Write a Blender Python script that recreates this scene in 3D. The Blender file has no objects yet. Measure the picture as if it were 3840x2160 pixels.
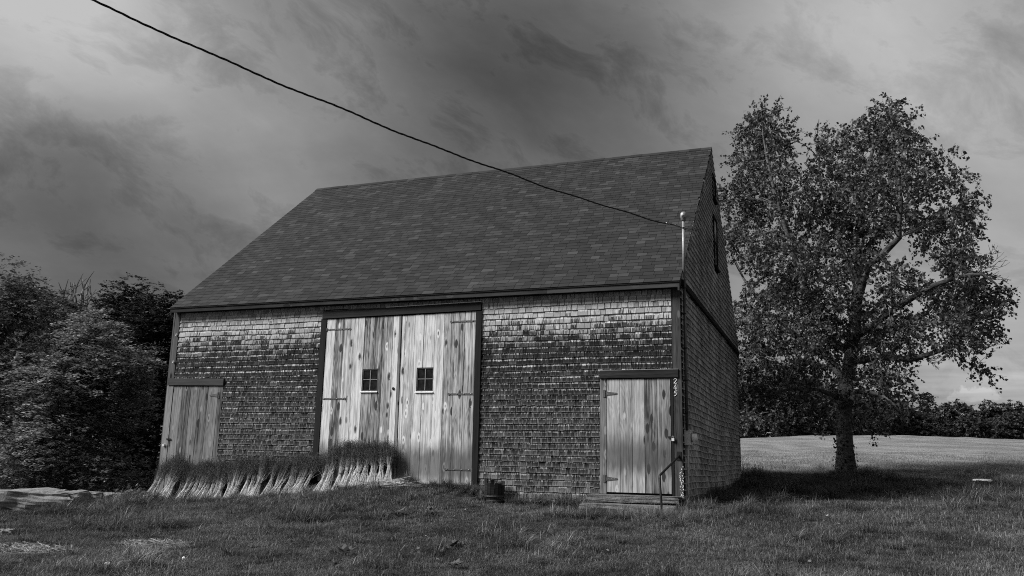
import bpy, bmesh, math, random
import numpy as np
from mathutils import Vector, Matrix, noise as mnoise

rng = np.random.default_rng(245)
random.seed(245)
sc = bpy.context.scene
R = math.radians

# ------------------------------------------------------------------ camera
FPX = 3172.8; YAW, TILT, ROLL = -0.3562, 0.2025, 0.0207
CAM = np.array([14.2186, -15.6342, 0.5194])
_fw = np.array([math.sin(YAW)*math.cos(TILT), math.cos(YAW)*math.cos(TILT), math.sin(TILT)])
_r = np.cross(_fw, [0, 0, 1]); _r /= np.linalg.norm(_r); _u = np.cross(_r, _fw)
RIGHT = _r*math.cos(ROLL)+_u*math.sin(ROLL); UP = -_r*math.sin(ROLL)+_u*math.cos(ROLL); FWD = _fw
cd = bpy.data.cameras.new('camera'); cam = bpy.data.objects.new('camera', cd)
sc.collection.objects.link(cam)
M = Matrix.Identity(4)
for i in range(3):
    M[i][0], M[i][1], M[i][2], M[i][3] = RIGHT[i], UP[i], -FWD[i], CAM[i]
cam.matrix_world = M
cd.sensor_width = 36.0; cd.lens = FPX/3840*36.0; cd.clip_start = 0.1; cd.clip_end = 5000
sc.camera = cam

# ------------------------------------------------------------------ light, sky, exposure
SUN_EL, SUN_AZ = R(41), math.atan2(-0.80, -0.60)      # towards the sun: from the front left
SUNV = np.array([math.cos(SUN_EL)*math.sin(SUN_AZ), math.cos(SUN_EL)*math.cos(SUN_AZ), math.sin(SUN_EL)])
sd = bpy.data.lights.new('sun', 'SUN'); sd.energy = 1.5; sd.angle = R(22); sd.color = (1.0, 1.0, 1.0)
sun = bpy.data.objects.new('sun', sd); sc.collection.objects.link(sun)
sun.rotation_euler = Vector(SUNV).to_track_quat('Z', 'Y').to_euler()
sun.location = (0, -20, 40)
vs = sc.view_settings
vs.view_transform = 'Standard'; vs.look = 'None'; vs.gamma = 1.0; vs.use_curve_mapping = False
vs.exposure = 2.2

def ray(px, py):
    d = ((px-1920)/FPX)*RIGHT - ((py-1080)/FPX)*UP + FWD
    return d/np.linalg.norm(d)

class NT:
    """tiny helper to write node trees"""
    def __init__(s, nt): s.nt = nt; nt.nodes.clear()
    def n(s, t, **kw):
        nd = s.nt.nodes.new(t)
        ins = kw.pop('ins', {})
        for k, v in kw.items(): setattr(nd, k, v)
        for k, v in ins.items(): s.set(nd.inputs[k], v)
        return nd
    def set(s, sock, v):
        if isinstance(v, bpy.types.NodeSocket): s.nt.links.new(v, sock)
        elif isinstance(v, bpy.types.Node): s.nt.links.new(v.outputs[0], sock)
        else: sock.default_value = v
    def m(s, op, a, b=0.0, c=None, clamp=False):
        nd = s.n('ShaderNodeMath', operation=op, use_clamp=clamp)
        s.set(nd.inputs[0], a); s.set(nd.inputs[1], b)
        if c is not None: s.set(nd.inputs[2], c)
        return nd.outputs[0]
    def v(s, op, a, b=(0, 0, 0)):
        nd = s.n('ShaderNodeVectorMath', operation=op); s.set(nd.inputs[0], a); s.set(nd.inputs[1], b)
        return nd.outputs['Value'] if op in ('DOT_PRODUCT', 'LENGTH') else nd.outputs[0]
    def mix(s, f, a, b):
        nd = s.n('ShaderNodeMix', data_type='FLOAT'); s.set(nd.inputs[0], f); s.set(nd.inputs[2], a); s.set(nd.inputs[3], b)
        return nd.outputs[0]
    def ramp(s, f, pts, interp='LINEAR'):
        nd = s.n('ShaderNodeValToRGB'); cr = nd.color_ramp; cr.interpolation = interp
        while len(cr.elements) < len(pts): cr.elements.new(0.5)
        for e, (p, v) in zip(cr.elements, pts): e.position = p; e.color = (v, v, v, 1)
        s.set(nd.inputs[0], f); return nd.outputs[0]
    def noise(s, vec, scale, detail=4, rough=0.55, dist=0.0):
        nd = s.n('ShaderNodeTexNoise', ins={'Scale': scale, 'Detail': detail, 'Roughness': rough, 'Distortion': dist})
        s.set(nd.inputs['Vector'], vec); return nd.outputs['Fac']
    def comb(s, x, y, z):
        nd = s.n('ShaderNodeCombineXYZ'); s.set(nd.inputs[0], x); s.set(nd.inputs[1], y); s.set(nd.inputs[2], z); return nd.outputs[0]
    def sep(s, v):
        nd = s.n('ShaderNodeSeparateXYZ'); s.set(nd.inputs[0], v); return nd.outputs
    def mapr(s, f, a, b, c, d, smooth=False):
        nd = s.n('ShaderNodeMapRange', interpolation_type='SMOOTHSTEP' if smooth else 'LINEAR')
        s.set(nd.inputs[0], f)
        for i, q in enumerate((a, b, c, d)): s.set(nd.inputs[i+1], q)
        return nd.outputs[0]

w = bpy.data.worlds.new('World'); sc.world = w; w.use_nodes = True
t = NT(w.node_tree)
sky = t.n('ShaderNodeTexSky', sky_type='NISHITA', sun_disc=False)
sky.sun_elevation = SUN_EL; sky.sun_rotation = SUN_AZ
bw = t.n('ShaderNodeRGBToBW', ins={0: sky.outputs[0]})
dirv = t.n('ShaderNodeTexCoord').outputs['Generated']
dx, dy, dz = t.sep(dirv)
# a cloud deck: directions projected on a plane overhead
den = t.m('ADD', t.m('MAXIMUM', dz, 0.0), 0.16)
px_ = t.m('DIVIDE', dx, den); py_ = t.m('DIVIDE', dy, den)
ca, sa = math.cos(R(25)), math.sin(R(25))
ux = t.m('ADD', t.m('MULTIPLY', px_, ca), t.m('MULTIPLY', py_, sa))
uy = t.m('SUBTRACT', t.m('MULTIPLY', py_, ca), t.m('MULTIPLY', px_, sa))
deck = t.comb(t.m('MULTIPLY', ux, 0.7), uy, 3.7)
e1 = RIGHT*.86-UP*.5; e2_ = RIGHT*.5+UP*.86          # the drift of the cloud streaks
qa = t.v('DOT_PRODUCT', dirv, tuple(e1)); qb = t.v('DOT_PRODUCT', dirv, tuple(e2_)); qc = t.v('DOT_PRODUCT', dirv, tuple(FWD))
wv = t.noise(t.comb(qa, qb, qc), 3.0, 4, .6)
wp = t.m('MULTIPLY', t.m('SUBTRACT', wv, .5), .35)
n1 = t.noise(t.comb(t.m('MULTIPLY', qa, 1.5), t.m('ADD', t.m('MULTIPLY', qb, 3.0), wp), t.m('MULTIPLY', qc, 2.0)), 1.5, 8, 0.58, 0.2)
n2 = t.noise(t.comb(t.m('MULTIPLY', qa, 2.2), t.m('ADD', t.m('MULTIPLY', qb, 4.2), wp), t.m('MULTIPLY', qc, 3.0)), 3.6, 9, 0.66, 0.35)
n3 = t.noise(deck, 1.4, 8, .6, .4)
# blobs: thin and thick parts of the deck seen in the photograph
BLOBS = [((40, 70), 70, .35), ((500, 300), 110, .08), ((20, 520), 130, -.13), ((330, 640), 140, -.12), ((700, 900), 120, -.08), ((300, 860), 120, -.06), ((900, 480), 90, .05),
         ((1080, 640), 130, .08), ((1930, 230), 70, -.16), ((2350, 300), 90, -.05), ((3200, 0), 120, .10),
         ((3650, 380), 40, .12), ((3750, 1150), 40, .10), ((2600, 60), 90, .03), ((3800, 1440), 300, .10), ((3450, 1420), 500, .05), ((2750, 380), 60, .03), ((400, 950), 60, -.04)]
acc = 0.44
for (bx, by), k, a in BLOBS:
    d = ray(bx, by)
    dot = t.v('DOT_PRODUCT', dirv, tuple(d))
    e = t.m('EXPONENT', t.m('MULTIPLY', t.m('SUBTRACT', dot, 1.0), float(k)))
    acc = t.m('MULTIPLY_ADD', e, a, acc)
val = t.m('MULTIPLY_ADD', t.m('SUBTRACT', n1, 0.5), 0.34, acc)
val = t.m('MULTIPLY_ADD', t.m('SUBTRACT', n3, 0.5), 0.16, val)
val = t.m('MULTIPLY_ADD', t.m('SUBTRACT', n2, 0.5), 0.25, val)
wis = t.m('POWER', t.m('SUBTRACT', 1.0, t.m('ABSOLUTE', t.m('MULTIPLY_ADD', n2, 2.0, -1.0))), 4.0)
val = t.m('MULTIPLY_ADD', t.m('SUBTRACT', wis, .45), 0.05, val)
# layered stratus near the horizon
band = t.noise(t.comb(t.m('MULTIPLY', dx, 1.6), t.m('MULTIPLY', dy, 1.6), t.m('MULTIPLY', dz, 26.0)), 1.6, 4, 0.55, 0.3)
lowf = t.mapr(dz, 0.17, 0.05, 0.0, 1.0, True)
val = t.m('MULTIPLY_ADD', t.m('MULTIPLY', t.m('SUBTRACT', band, 0.52), 0.75), lowf, val)
# a small cumulus far off on the right
cu = ray(3638, 1478); cr_ = np.cross(cu, [0, 0, 1]); cr_ /= np.linalg.norm(cr_); cu2 = np.cross(cr_, cu)
ca_ = t.v('DOT_PRODUCT', dirv, tuple(cr_)); cb_ = t.v('DOT_PRODUCT', dirv, tuple(cu2))
cn = t.noise(dirv, 70.0, 6, 0.65)
cbp = t.m('ADD', cb_, 0.004)
rad = t.m('SQRT', t.m('ADD', t.m('POWER', t.m('DIVIDE', ca_, 0.024), 2.0), t.m('POWER', t.m('DIVIDE', cbp, t.mix(t.m('GREATER_THAN', cbp, 0.0), 0.004, 0.011)), 2.0)))
cum = t.mapr(t.m('MULTIPLY_ADD', t.m('SUBTRACT', cn, 0.5), 2.4, rad), 1.15, 0.75, 0.0, 1.0, True)
cum = t.m('MULTIPLY', cum, t.m('GREATER_THAN', t.v('DOT_PRODUCT', dirv, tuple(cu)), 0.9))
cum = t.m('MULTIPLY', cum, t.mapr(cb_, -0.016, 0.008, 0.25, 1.0))
val = t.m('MULTIPLY_ADD', cum, 0.13, val)
val = t.m('MINIMUM', t.m('MAXIMUM', val, 0.17), 0.74)
lin = t.m('POWER', val, 2.2)                      # tone -> light
cloud = t.m('MULTIPLY', lin, 2.2)
col = t.mix(0.03, cloud, bw.outputs[0])
bg = t.n('ShaderNodeBackground', ins={'Strength': 0.1}); t.set(bg.inputs[0], col)
o = t.n('ShaderNodeOutputWorld'); t.nt.links.new(bg.outputs[0], o.inputs[0])

sc.cycles.use_denoising = False; sc.cycles.filter_width = 1.05
sc.cycles.max_bounces = 6; sc.cycles.diffuse_bounces = 3; sc.cycles.glossy_bounces = 2
sc.cycles.transmission_bounces = 4; sc.cycles.transparent_max_bounces = 4

# ------------------------------------------------------------------ object helpers
COL = sc.collection
def tag(ob, label=None, cat=None, group=None, kind=None):
    if label: ob['label'] = label
    if cat: ob['category'] = cat
    if group: ob['group'] = group
    if kind: ob['kind'] = kind
    return ob
def empty(name, loc=(0, 0, 0), parent=None):
    e = bpy.data.objects.new(name, None); e.location = loc; e.empty_display_size = .2
    COL.objects.link(e)
    if parent: e.parent = parent; e.matrix_parent_inverse = WINV(parent)
    return e
def link(name, me, parent=None):
    ob = bpy.data.objects.new(name, me); COL.objects.link(ob)
    if parent: ob.parent = parent; ob.matrix_parent_inverse = WINV(parent)
    return ob
def WMAT(p):
    m = Matrix.Translation(p.location)
    return WMAT(p.parent) @ p.matrix_parent_inverse @ m if p.parent else m
def WINV(p): return WMAT(p).inverted()

class MB:
    def __init__(s): s.V = []; s.F = []; s.U = []; s.Rn = []
    def poly(s, pts, faces, rnd=0.0, uvs=None):
        b = len(s.V); s.V.extend(tuple(map(float, p)) for p in pts)
        for i, f in enumerate(faces):
            s.F.append(tuple(b+k for k in f)); s.Rn.append(rnd)
            s.U.append([uvs[k] for k in f] if uvs else [(0, 0)]*len(f))
        return s
    HEX = [(0, 1, 2, 3), (7, 6, 5, 4), (0, 4, 5, 1), (1, 5, 6, 2), (2, 6, 7, 3), (3, 7, 4, 0)]
    def hexa(s, p, rnd=0.0, uvs=None): return s.poly(p, MB.HEX, rnd, uvs)
    def box(s, x0, x1, y0, y1, z0, z1, rnd=0.0):
        return s.hexa([(x0, y0, z0), (x0, y1, z0), (x1, y1, z0), (x1, y0, z0), (x0, y0, z1), (x0, y1, z1), (x1, y1, z1), (x1, y0, z1)], rnd)
    def tube(s, path, radii, n=8, rnd=0.0, cap=True, u0=0.0):
        P = [np.array(p, float) for p in path]
        if not hasattr(radii, '__len__'): radii = [radii]*len(P)
        b = len(s.V); prev = None; L = u0
        for i, p in enumerate(P):
            d = (P[min(i+1, len(P)-1)]-P[max(i-1, 0)]); d /= (np.linalg.norm(d)+1e-9)
            if prev is None:
                a = np.array([0, 0, 1.0]) if abs(d[2]) < .9 else np.array([1.0, 0, 0])
                e1 = np.cross(d, a)
            else: e1 = prev - d*np.dot(prev, d)
            e1 /= (np.linalg.norm(e1)+1e-9); e2 = np.cross(d, e1); prev = e1
            for k in range(n):
                a = 2*math.pi*k/n
                s.V.append(tuple(p+radii[i]*(math.cos(a)*e1+math.sin(a)*e2)))
        for i in range(len(P)-1):
            for k in range(n):
                k2 = (k+1) % n
                s.F.append((b+i*n+k, b+i*n+k2, b+(i+1)*n+k2, b+(i+1)*n+k)); s.Rn.append(rnd)
                s.U.append([(k/n, i), (k/n+1/n, i), (k/n+1/n, i+1), (k/n, i+1)])
        if cap:
            s.F.append(tuple(b+k for k in range(n))[::-1]); s.Rn.append(rnd); s.U.append([(0, 0)]*n)
            s.F.append(tuple(b+(len(P)-1)*n+k for k in range(n))); s.Rn.append(rnd); s.U.append([(0, 0)]*n)
        return s
    def lathe(s, prof, c, n=16, axis='Z', rnd=0.0):
        b = len(s.V)
        for r, h in prof:
            for k in range(n):
                a = 2*math.pi*k/n
                q = (r*math.cos(a), r*math.sin(a), h)
                if axis == 'X': q = (h, r*math.cos(a), r*math.sin(a))
                if axis == 'Y': q = (r*math.cos(a), h, r*math.sin(a))
                s.V.append((c[0]+q[0], c[1]+q[1], c[2]+q[2]))
        for i in range(len(prof)-1):
            for k in range(n):
                k2 = (k+1) % n
                s.F.append((b+i*n+k, b+i*n+k2, b+(i+1)*n+k2, b+(i+1)*n+k)); s.Rn.append(rnd); s.U.append([(0, 0)]*4)
        return s
    def mesh(s, name, mat, smooth=False):
        me = bpy.data.meshes.new(name); me.from_pydata(s.V, [], s.F); me.update()
        uv = me.uv_layers.new(name='UVMap')
        uv.data.foreach_set('uv', np.array([c for f in s.U for q in f for c in q], np.float32))
        at = me.attributes.new('rnd', 'FLOAT', 'FACE'); at.data.foreach_set('value', np.array(s.Rn, np.float32))
        if mat: me.materials.append(mat)
        if smooth: me.polygons.foreach_set('use_smooth', [True]*len(me.polygons))
        return me
    def build(s, name, mat, parent=None, smooth=False):
        return link(name, s.mesh(name, mat, smooth), parent)

def fastmesh(name, V, F, mat, rnd=None):
    """V (n,3), F (m,k) arrays"""
    me = bpy.data.meshes.new(name); V = np.asarray(V, np.float32); F = np.asarray(F, np.int32)
    m, k = F.shape
    me.vertices.add(len(V)); me.vertices.foreach_set('co', V.ravel())
    me.loops.add(m*k); me.loops.foreach_set('vertex_index', F.ravel())
    me.polygons.add(m); me.polygons.foreach_set('loop_start', np.arange(0, m*k, k, dtype=np.int32))
    me.update(calc_edges=True)
    if rnd is not None:
        at = me.attributes.new('rnd', 'FLOAT', 'FACE'); at.data.foreach_set('value', np.asarray(rnd, np.float32))
    if mat: me.materials.append(mat)
    return me

# ------------------------------------------------------------------ materials
def mat(name, fn):
    m = bpy.data.materials.new(name); m.use_nodes = True; t = NT(m.node_tree)
    fn(t); return m
def finish(t, val, rough=0.8, bump=None, bstr=0.3, bdist=0.01, spec=0.25, metal=0.0):
    p = t.n('ShaderNodeBsdfPrincipled')
    cc = t.n('ShaderNodeCombineColor')
    for i in range(3): t.set(cc.inputs[i], val)
    t.nt.links.new(cc.outputs[0], p.inputs['Base Color'])
    t.set(p.inputs['Roughness'], rough); t.set(p.inputs['Specular IOR Level'], spec); t.set(p.inputs['Metallic'], metal)
    if bump is not None:
        b = t.n('ShaderNodeBump', ins={'Strength': bstr, 'Distance': bdist}); t.set(b.inputs['Height'], bump)
        t.nt.links.new(b.outputs[0], p.inputs['Normal'])
    o = t.n('ShaderNodeOutputMaterial'); t.nt.links.new(p.outputs[0], o.inputs[0]); return p
def RND(t):
    a = t.n('ShaderNodeAttribute', attribute_name='rnd').outputs['Fac']
    b = t.n('ShaderNodeObjectInfo').outputs['Random']
    return t.m('FRACT', t.m('ADD', a, b))
def POS(t): return t.n('ShaderNodeNewGeometry').outputs['Position']

def m_front_shingle(t):
    r = RND(t); x, y, z = t.sep(POS(t)); uv = t.n('ShaderNodeTexCoord').outputs['UV']; u, v, _ = t.sep(uv)
    xo = t.m('MULTIPLY_ADD', r, 31.0, x)
    st = t.noise(t.comb(t.m('MULTIPLY', xo, 62.0), t.m('MULTIPLY', r, 50.0), t.m('MULTIPLY', z, 5.0)), 1.0, 5, 0.65)
    fine = t.noise(t.comb(t.m('MULTIPLY', xo, 260.0), 0.0, t.m('MULTIPLY', z, 14.0)), 1.0, 3, 0.6)
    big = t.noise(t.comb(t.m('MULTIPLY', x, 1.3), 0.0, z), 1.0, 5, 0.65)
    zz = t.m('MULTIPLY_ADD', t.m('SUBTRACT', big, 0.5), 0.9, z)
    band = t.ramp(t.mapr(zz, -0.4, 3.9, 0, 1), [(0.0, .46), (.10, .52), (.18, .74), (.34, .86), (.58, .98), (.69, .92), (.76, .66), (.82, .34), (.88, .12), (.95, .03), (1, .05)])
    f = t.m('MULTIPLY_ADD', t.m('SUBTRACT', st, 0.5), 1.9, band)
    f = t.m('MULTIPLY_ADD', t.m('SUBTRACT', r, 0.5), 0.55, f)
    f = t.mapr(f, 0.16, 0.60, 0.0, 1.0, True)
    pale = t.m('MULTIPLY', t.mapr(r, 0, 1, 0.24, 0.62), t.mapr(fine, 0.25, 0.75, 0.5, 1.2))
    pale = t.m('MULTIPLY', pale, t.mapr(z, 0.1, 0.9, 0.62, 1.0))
    r2 = t.m('FRACT', t.m('MULTIPLY', r, 7.31))
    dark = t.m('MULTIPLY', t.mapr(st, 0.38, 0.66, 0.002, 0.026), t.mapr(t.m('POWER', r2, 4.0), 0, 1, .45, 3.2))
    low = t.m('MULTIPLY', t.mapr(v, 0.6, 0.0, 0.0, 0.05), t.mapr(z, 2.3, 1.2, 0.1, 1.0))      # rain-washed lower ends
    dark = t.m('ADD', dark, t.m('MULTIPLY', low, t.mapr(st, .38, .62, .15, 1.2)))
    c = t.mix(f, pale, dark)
    fr = t.mapr(t.m('ADD', st, t.m('MULTIPLY', t.mapr(v, 0.2, 0.75, -.35, 0.18), 1.0)), 0.60, 0.72, 0.0, 1.0, True)
    fr = t.m('MULTIPLY', fr, t.m('MULTIPLY', t.mapr(z, 1.2, 2.2, .5, .95), t.mapr(r2, 0, 1, .3, 1.1)))
    c = t.mix(fr, c, 0.58)
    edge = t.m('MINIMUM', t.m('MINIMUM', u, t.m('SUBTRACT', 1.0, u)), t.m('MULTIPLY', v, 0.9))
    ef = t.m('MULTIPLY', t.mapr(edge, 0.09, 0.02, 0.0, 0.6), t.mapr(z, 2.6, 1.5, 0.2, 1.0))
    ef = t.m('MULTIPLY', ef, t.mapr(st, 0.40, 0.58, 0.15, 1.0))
    c = t.mix(ef, c, 0.34)
    finish(t, c, 0.85, t.m('ADD', st, t.m('MULTIPLY', fine, .5)), 0.5, 0.004, 0.12)
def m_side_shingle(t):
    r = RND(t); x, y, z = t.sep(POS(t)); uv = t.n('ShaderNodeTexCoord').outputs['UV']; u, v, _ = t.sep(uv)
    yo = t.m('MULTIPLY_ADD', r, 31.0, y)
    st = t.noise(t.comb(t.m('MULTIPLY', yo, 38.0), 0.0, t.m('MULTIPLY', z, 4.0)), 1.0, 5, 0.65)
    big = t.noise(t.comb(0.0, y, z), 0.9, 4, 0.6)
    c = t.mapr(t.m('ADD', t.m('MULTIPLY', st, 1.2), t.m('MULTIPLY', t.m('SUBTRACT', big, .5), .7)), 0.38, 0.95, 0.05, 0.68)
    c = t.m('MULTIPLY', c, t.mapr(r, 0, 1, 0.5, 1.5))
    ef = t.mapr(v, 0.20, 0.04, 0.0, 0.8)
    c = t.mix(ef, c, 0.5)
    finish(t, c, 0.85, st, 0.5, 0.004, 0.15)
def wood(t, lo, hi, knots=True, zdark=None, horizontal=False, contrast=1.0):
    r = RND(t); x, y, z = t.sep(POS(t))
    if horizontal: x, z = z, x
    xo = t.m('MULTIPLY_ADD', r, 47.0, x); zo = t.m('MULTIPLY_ADD', r, 13.0, z)
    kd = kc = kl = None
    if knots:
        vo = t.n('ShaderNodeTexVoronoi', feature='F1', distance='EUCLIDEAN', ins={'Scale': 1.0, 'Randomness': 0.9})
        t.set(vo.inputs['Vector'], t.comb(t.m('MULTIPLY', xo, 7.5), t.m('MULTIPLY', r, 30.0), t.m('MULTIPLY', zo, 2.7)))
        d = vo.outputs['Distance']; sel = t.sep(vo.outputs['Color']); ok = t.m('GREATER_THAN', sel[0], 0.28)
        kd = t.m('MULTIPLY', t.mapr(d, 0.34, 0.10, 0.0, 1.0, True), ok)      # where the grain swirls round the knot
        kl = t.m('MULTIPLY', t.mapr(d, 0.30, 0.19, 0.0, 1.0, True), ok)
        kc = t.m('MULTIPLY', t.mapr(d, 0.16, 0.09, 0.0, 1.0, True), ok)
        xg = t.m('MULTIPLY_ADD', kd, 0.035, xo)
    else: xg = xo
    g1 = t.noise(t.comb(t.m('MULTIPLY', xg, 95.0), t.m('MULTIPLY', r, 9.0), t.m('MULTIPLY', zo, 1.6)), 1.0, 5, 0.62)
    g2 = t.noise(t.comb(t.m('MULTIPLY', xg, 30.0), t.m('MULTIPLY', r, 7.0), t.m('MULTIPLY', zo, 0.7)), 1.0, 4, 0.6)
    warp = t.noise(t.comb(t.m('MULTIPLY', xg, 7.0), t.m('MULTIPLY', r, 5.0), t.m('MULTIPLY', zo, 0.8)), 1.0, 2, 0.5)
    ring = t.m('SINE', t.m('MULTIPLY', warp, 70.0))
    f = t.m('ADD', t.m('MULTIPLY', t.m('SUBTRACT', g1, 0.5), 1.1*contrast), t.m('MULTIPLY', t.m('SUBTRACT', g2, 0.5), 1.7*contrast))
    f = t.m('MULTIPLY_ADD', ring, 0.10*contrast, f)
    patch = t.noise(t.comb(t.m('MULTIPLY', xo, 5.0), 0.0, t.m('MULTIPLY', zo, 1.2)), 1.0, 4, 0.6)
    f = t.m('MULTIPLY_ADD', t.m('SUBTRACT', patch, 0.5), 1.3*contrast, f)
    f = t.m('ADD', f, t.m('MULTIPLY', t.m('SUBTRACT', r, 0.5), 1.15))
    if knots:
        f = t.m('MULTIPLY_ADD', kl, t.mix(t.m('GREATER_THAN', sel[1], 0.4), -0.8, 1.1), f)
        f = t.m('MULTIPLY_ADD', kc, -1.6, f)
    c = t.mapr(f, -0.85, 0.75, lo, hi)
    if zdark: c = zdark(t, c)
    finish(t, c, 0.82, t.m('ADD', g1, g2), 0.4, 0.005, 0.15)
def dark_band(z0, z1, fac):  # darkens the planks in a ragged band between two heights
    def fn(t, c):
        x, y, z = t.sep(POS(t))
        n = t.noise(t.comb(t.m('MULTIPLY', x, 9.0), 0.0, t.m('MULTIPLY', z, 2.0)), 1.0, 4, 0.6)
        zz = t.m('MULTIPLY_ADD', t.m('SUBTRACT', n, 0.5), 0.5, z)
        s = t.m('MULTIPLY', t.mapr(zz, z0-.35, z0, 0, 1, True), t.mapr(zz, z1, z1+.45, 1, 0, True))
        return t.mix(t.m('MULTIPLY', s, fac), c, 0.05)
    return fn
MAT = {}
MAT['shingle'] = mat('weathered cedar shingle', m_front_shingle)
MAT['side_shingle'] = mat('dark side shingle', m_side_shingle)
MAT['door'] = mat('weathered pine plank', lambda t: wood(t, .04, .61, True, dark_band(0.30, 0.55, 0.78), False, 1.6))
MAT['small_door'] = mat('weathered pine door plank', lambda t: wood(t, .03, .42, True, dark_band(0.55, 0.75, 0.75), False, 1.5))
MAT['left_door'] = mat('grey pine door plank', lambda t: wood(t, .02, .22, True, None, False, 1.5))
MAT['dark_wood'] = mat('dark weathered timber', lambda t: wood(t, .002, .016, False))
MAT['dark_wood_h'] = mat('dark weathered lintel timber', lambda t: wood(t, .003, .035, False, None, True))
MAT['mid_wood_h'] = mat('grey weathered lintel timber', lambda t: wood(t, .008, .06, False, None, True))
MAT['corner'] = mat('weathered corner board wood', lambda t: wood(t, .006, .10, True))
MAT['fascia'] = mat('weathered fascia wood', lambda t: wood(t, .008, .055, True, None, True))
def m_roof(t):
    r = RND(t); p = POS(t)
    g = t.noise(p, 160.0, 2, 0.7); b = t.noise(p, 1.3, 3, 0.6)
    q = t.ramp(r, [(0.0, .016), (.55, .024), (.80, .028), (.92, .034), (1.0, .044)], 'LINEAR')
    c = t.m('MULTIPLY', q, t.mapr(g, 0.3, 0.7, 0.72, 1.3)); c = t.m('MULTIPLY', c, t.mapr(b, 0.3, 0.7, 0.88, 1.12))
    finish(t, c, 0.9, g, 0.5, 0.003, 0.2)
MAT['roof'] = mat('asphalt shingle', m_roof)
def flat(v, rough=.6, spec=.3, metal=0., nscale=30., amp=.25):
    def fn(t):
        n = t.noise(POS(t), nscale, 4, 0.6)
        c = t.m('MULTIPLY', t.mapr(n, 0.25, 0.75, 1-amp, 1+amp), v)
        finish(t, c, rough, n, 0.15, 0.003, spec, metal)
    return fn
MAT['black_iron'] = mat('black iron', flat(.008, .5, .3, 0.0, 60, .4))
MAT['rust_iron'] = mat('old strap iron', flat(.07, .6, .4, 0.2, 60, .5))
MAT['galv'] = mat('galvanised pipe', flat(.24, .45, .5, 0.4, 25, .2))
MAT['grey_metal'] = mat('painted grey metal', flat(.55, .5, .4, 0.0, 12, .25))
MAT['putty'] = mat('grey muntin paint', flat(.17, .7, .3, 0, 30, .3))
MAT['pipe_dark'] = mat('dark weathered pipe', flat(.05, .5, .4, 0.1, 12, .35))
MAT['white_paint'] = mat('white paint', flat(.8, .5, .4, 0, 20, .1))
MAT['brass'] = mat('pale padlock metal', flat(.7, .35, .5, .3, 40, .1))
MAT['cable'] = mat('black cable jacket', flat(.012, .55, .3, 0, 40, .2))
MAT['wire'] = mat('bare aluminium wire', flat(.30, .4, .5, .5, 40, .2))
MAT['interior'] = mat('dark boarding', flat(.012, .9, .1, 0, 5, .4))
def m_glass(t):
    n = t.noise(POS(t), 9.0, 4, 0.6)
    finish(t, t.mapr(n, .35, .75, .004, .02), t.mapr(n, .3, .7, .05, .25), n, .04, .003, .22)
MAT['glass'] = mat('old window glass', m_glass)
MAT['meter_glass'] = mat('meter glass', flat(.8, .15, .6, 0.0, 30, .2))
def m_stone(t):
    p = POS(t); a = t.noise(p, 3.0, 6, 0.65); b = t.noise(p, 30.0, 5, 0.7); l = t.noise(p, 9.0, 4, 0.6)
    c = t.mapr(t.m('ADD', t.m('MULTIPLY', a, .7), t.m('MULTIPLY', b, .5)), .3, .9, .05, .34)
    c = t.mix(t.mapr(l, .55, .68, 0, .45), c, .42)
    finish(t, c, .9, t.m('ADD', a, t.m('MULTIPLY', b, .4)), .8, .03, .15)
MAT['stone'] = mat('field stone', m_stone)
def m_step(t):
    p = POS(t); a = t.noise(p, 6.0, 6, 0.65); b = t.noise(p, 45.0, 4, 0.7)
    c = t.mapr(t.m('ADD', t.m('MULTIPLY', a, .8), t.m('MULTIPLY', b, .4)), .35, .85, .012, .24)
    finish(t, c, .9, t.m('ADD', a, b), .8, .02, .15)
MAT['step'] = mat('step stone', m_step)
def leafmat(lo, hi, trans=.35, gloss=.25, rough=.45):
    def fn(t):
        r = t.n('ShaderNodeAttribute', attribute_name='rnd').outputs['Fac']
        c = t.mapr(r, 0, 1, lo, hi)
        cc = t.n('ShaderNodeCombineColor')
        for i in range(3): t.set(cc.inputs[i], c)
        p = t.n('ShaderNodeBsdfPrincipled', ins={'Roughness': rough, 'Specular IOR Level': gloss}); t.nt.links.new(cc.outputs[0], p.inputs['Base Color'])
        tr = t.n('ShaderNodeBsdfTranslucent'); t.nt.links.new(cc.outputs[0], tr.inputs[0])
        mx = t.n('ShaderNodeMixShader', ins={0: trans}); t.nt.links.new(p.outputs[0], mx.inputs[1]); t.nt.links.new(tr.outputs[0], mx.inputs[2])
        o = t.n('ShaderNodeOutputMaterial'); t.nt.links.new(mx.outputs[0], o.inputs[0])
    return fn
MAT['birch_leaf'] = mat('birch leaf', leafmat(.02, .15, .25, .22, .5))
MAT['left_leaf'] = mat('broadleaf foliage', leafmat(.05, .23, .2, .3, .5))
MAT['light_leaf'] = mat('light broadleaf foliage', leafmat(.08, .40, .2, .35, .45))
MAT['dark_leaf'] = mat('dark foliage', leafmat(.015, .055, .2, .25, .5))
MAT['far_leaf'] = mat('far foliage', leafmat(.02, .075, .2, .15, .6))
MAT['weed_leaf'] = mat('weed leaf', leafmat(.05, .14, .3, .3, .5))
MAT['shrub_leaf'] = mat('shrub leaf', leafmat(.06, .24, .3, .4, .4))
MAT['straw'] = mat('flax straw', leafmat(.03, .80, .15, .25, .55))
MAT['seed'] = mat('flax seed head', leafmat(.008, .10, .1, .35, .45))
MAT['hay'] = mat('dry grass', leafmat(.12, .42, .2, .2, .6))
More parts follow.
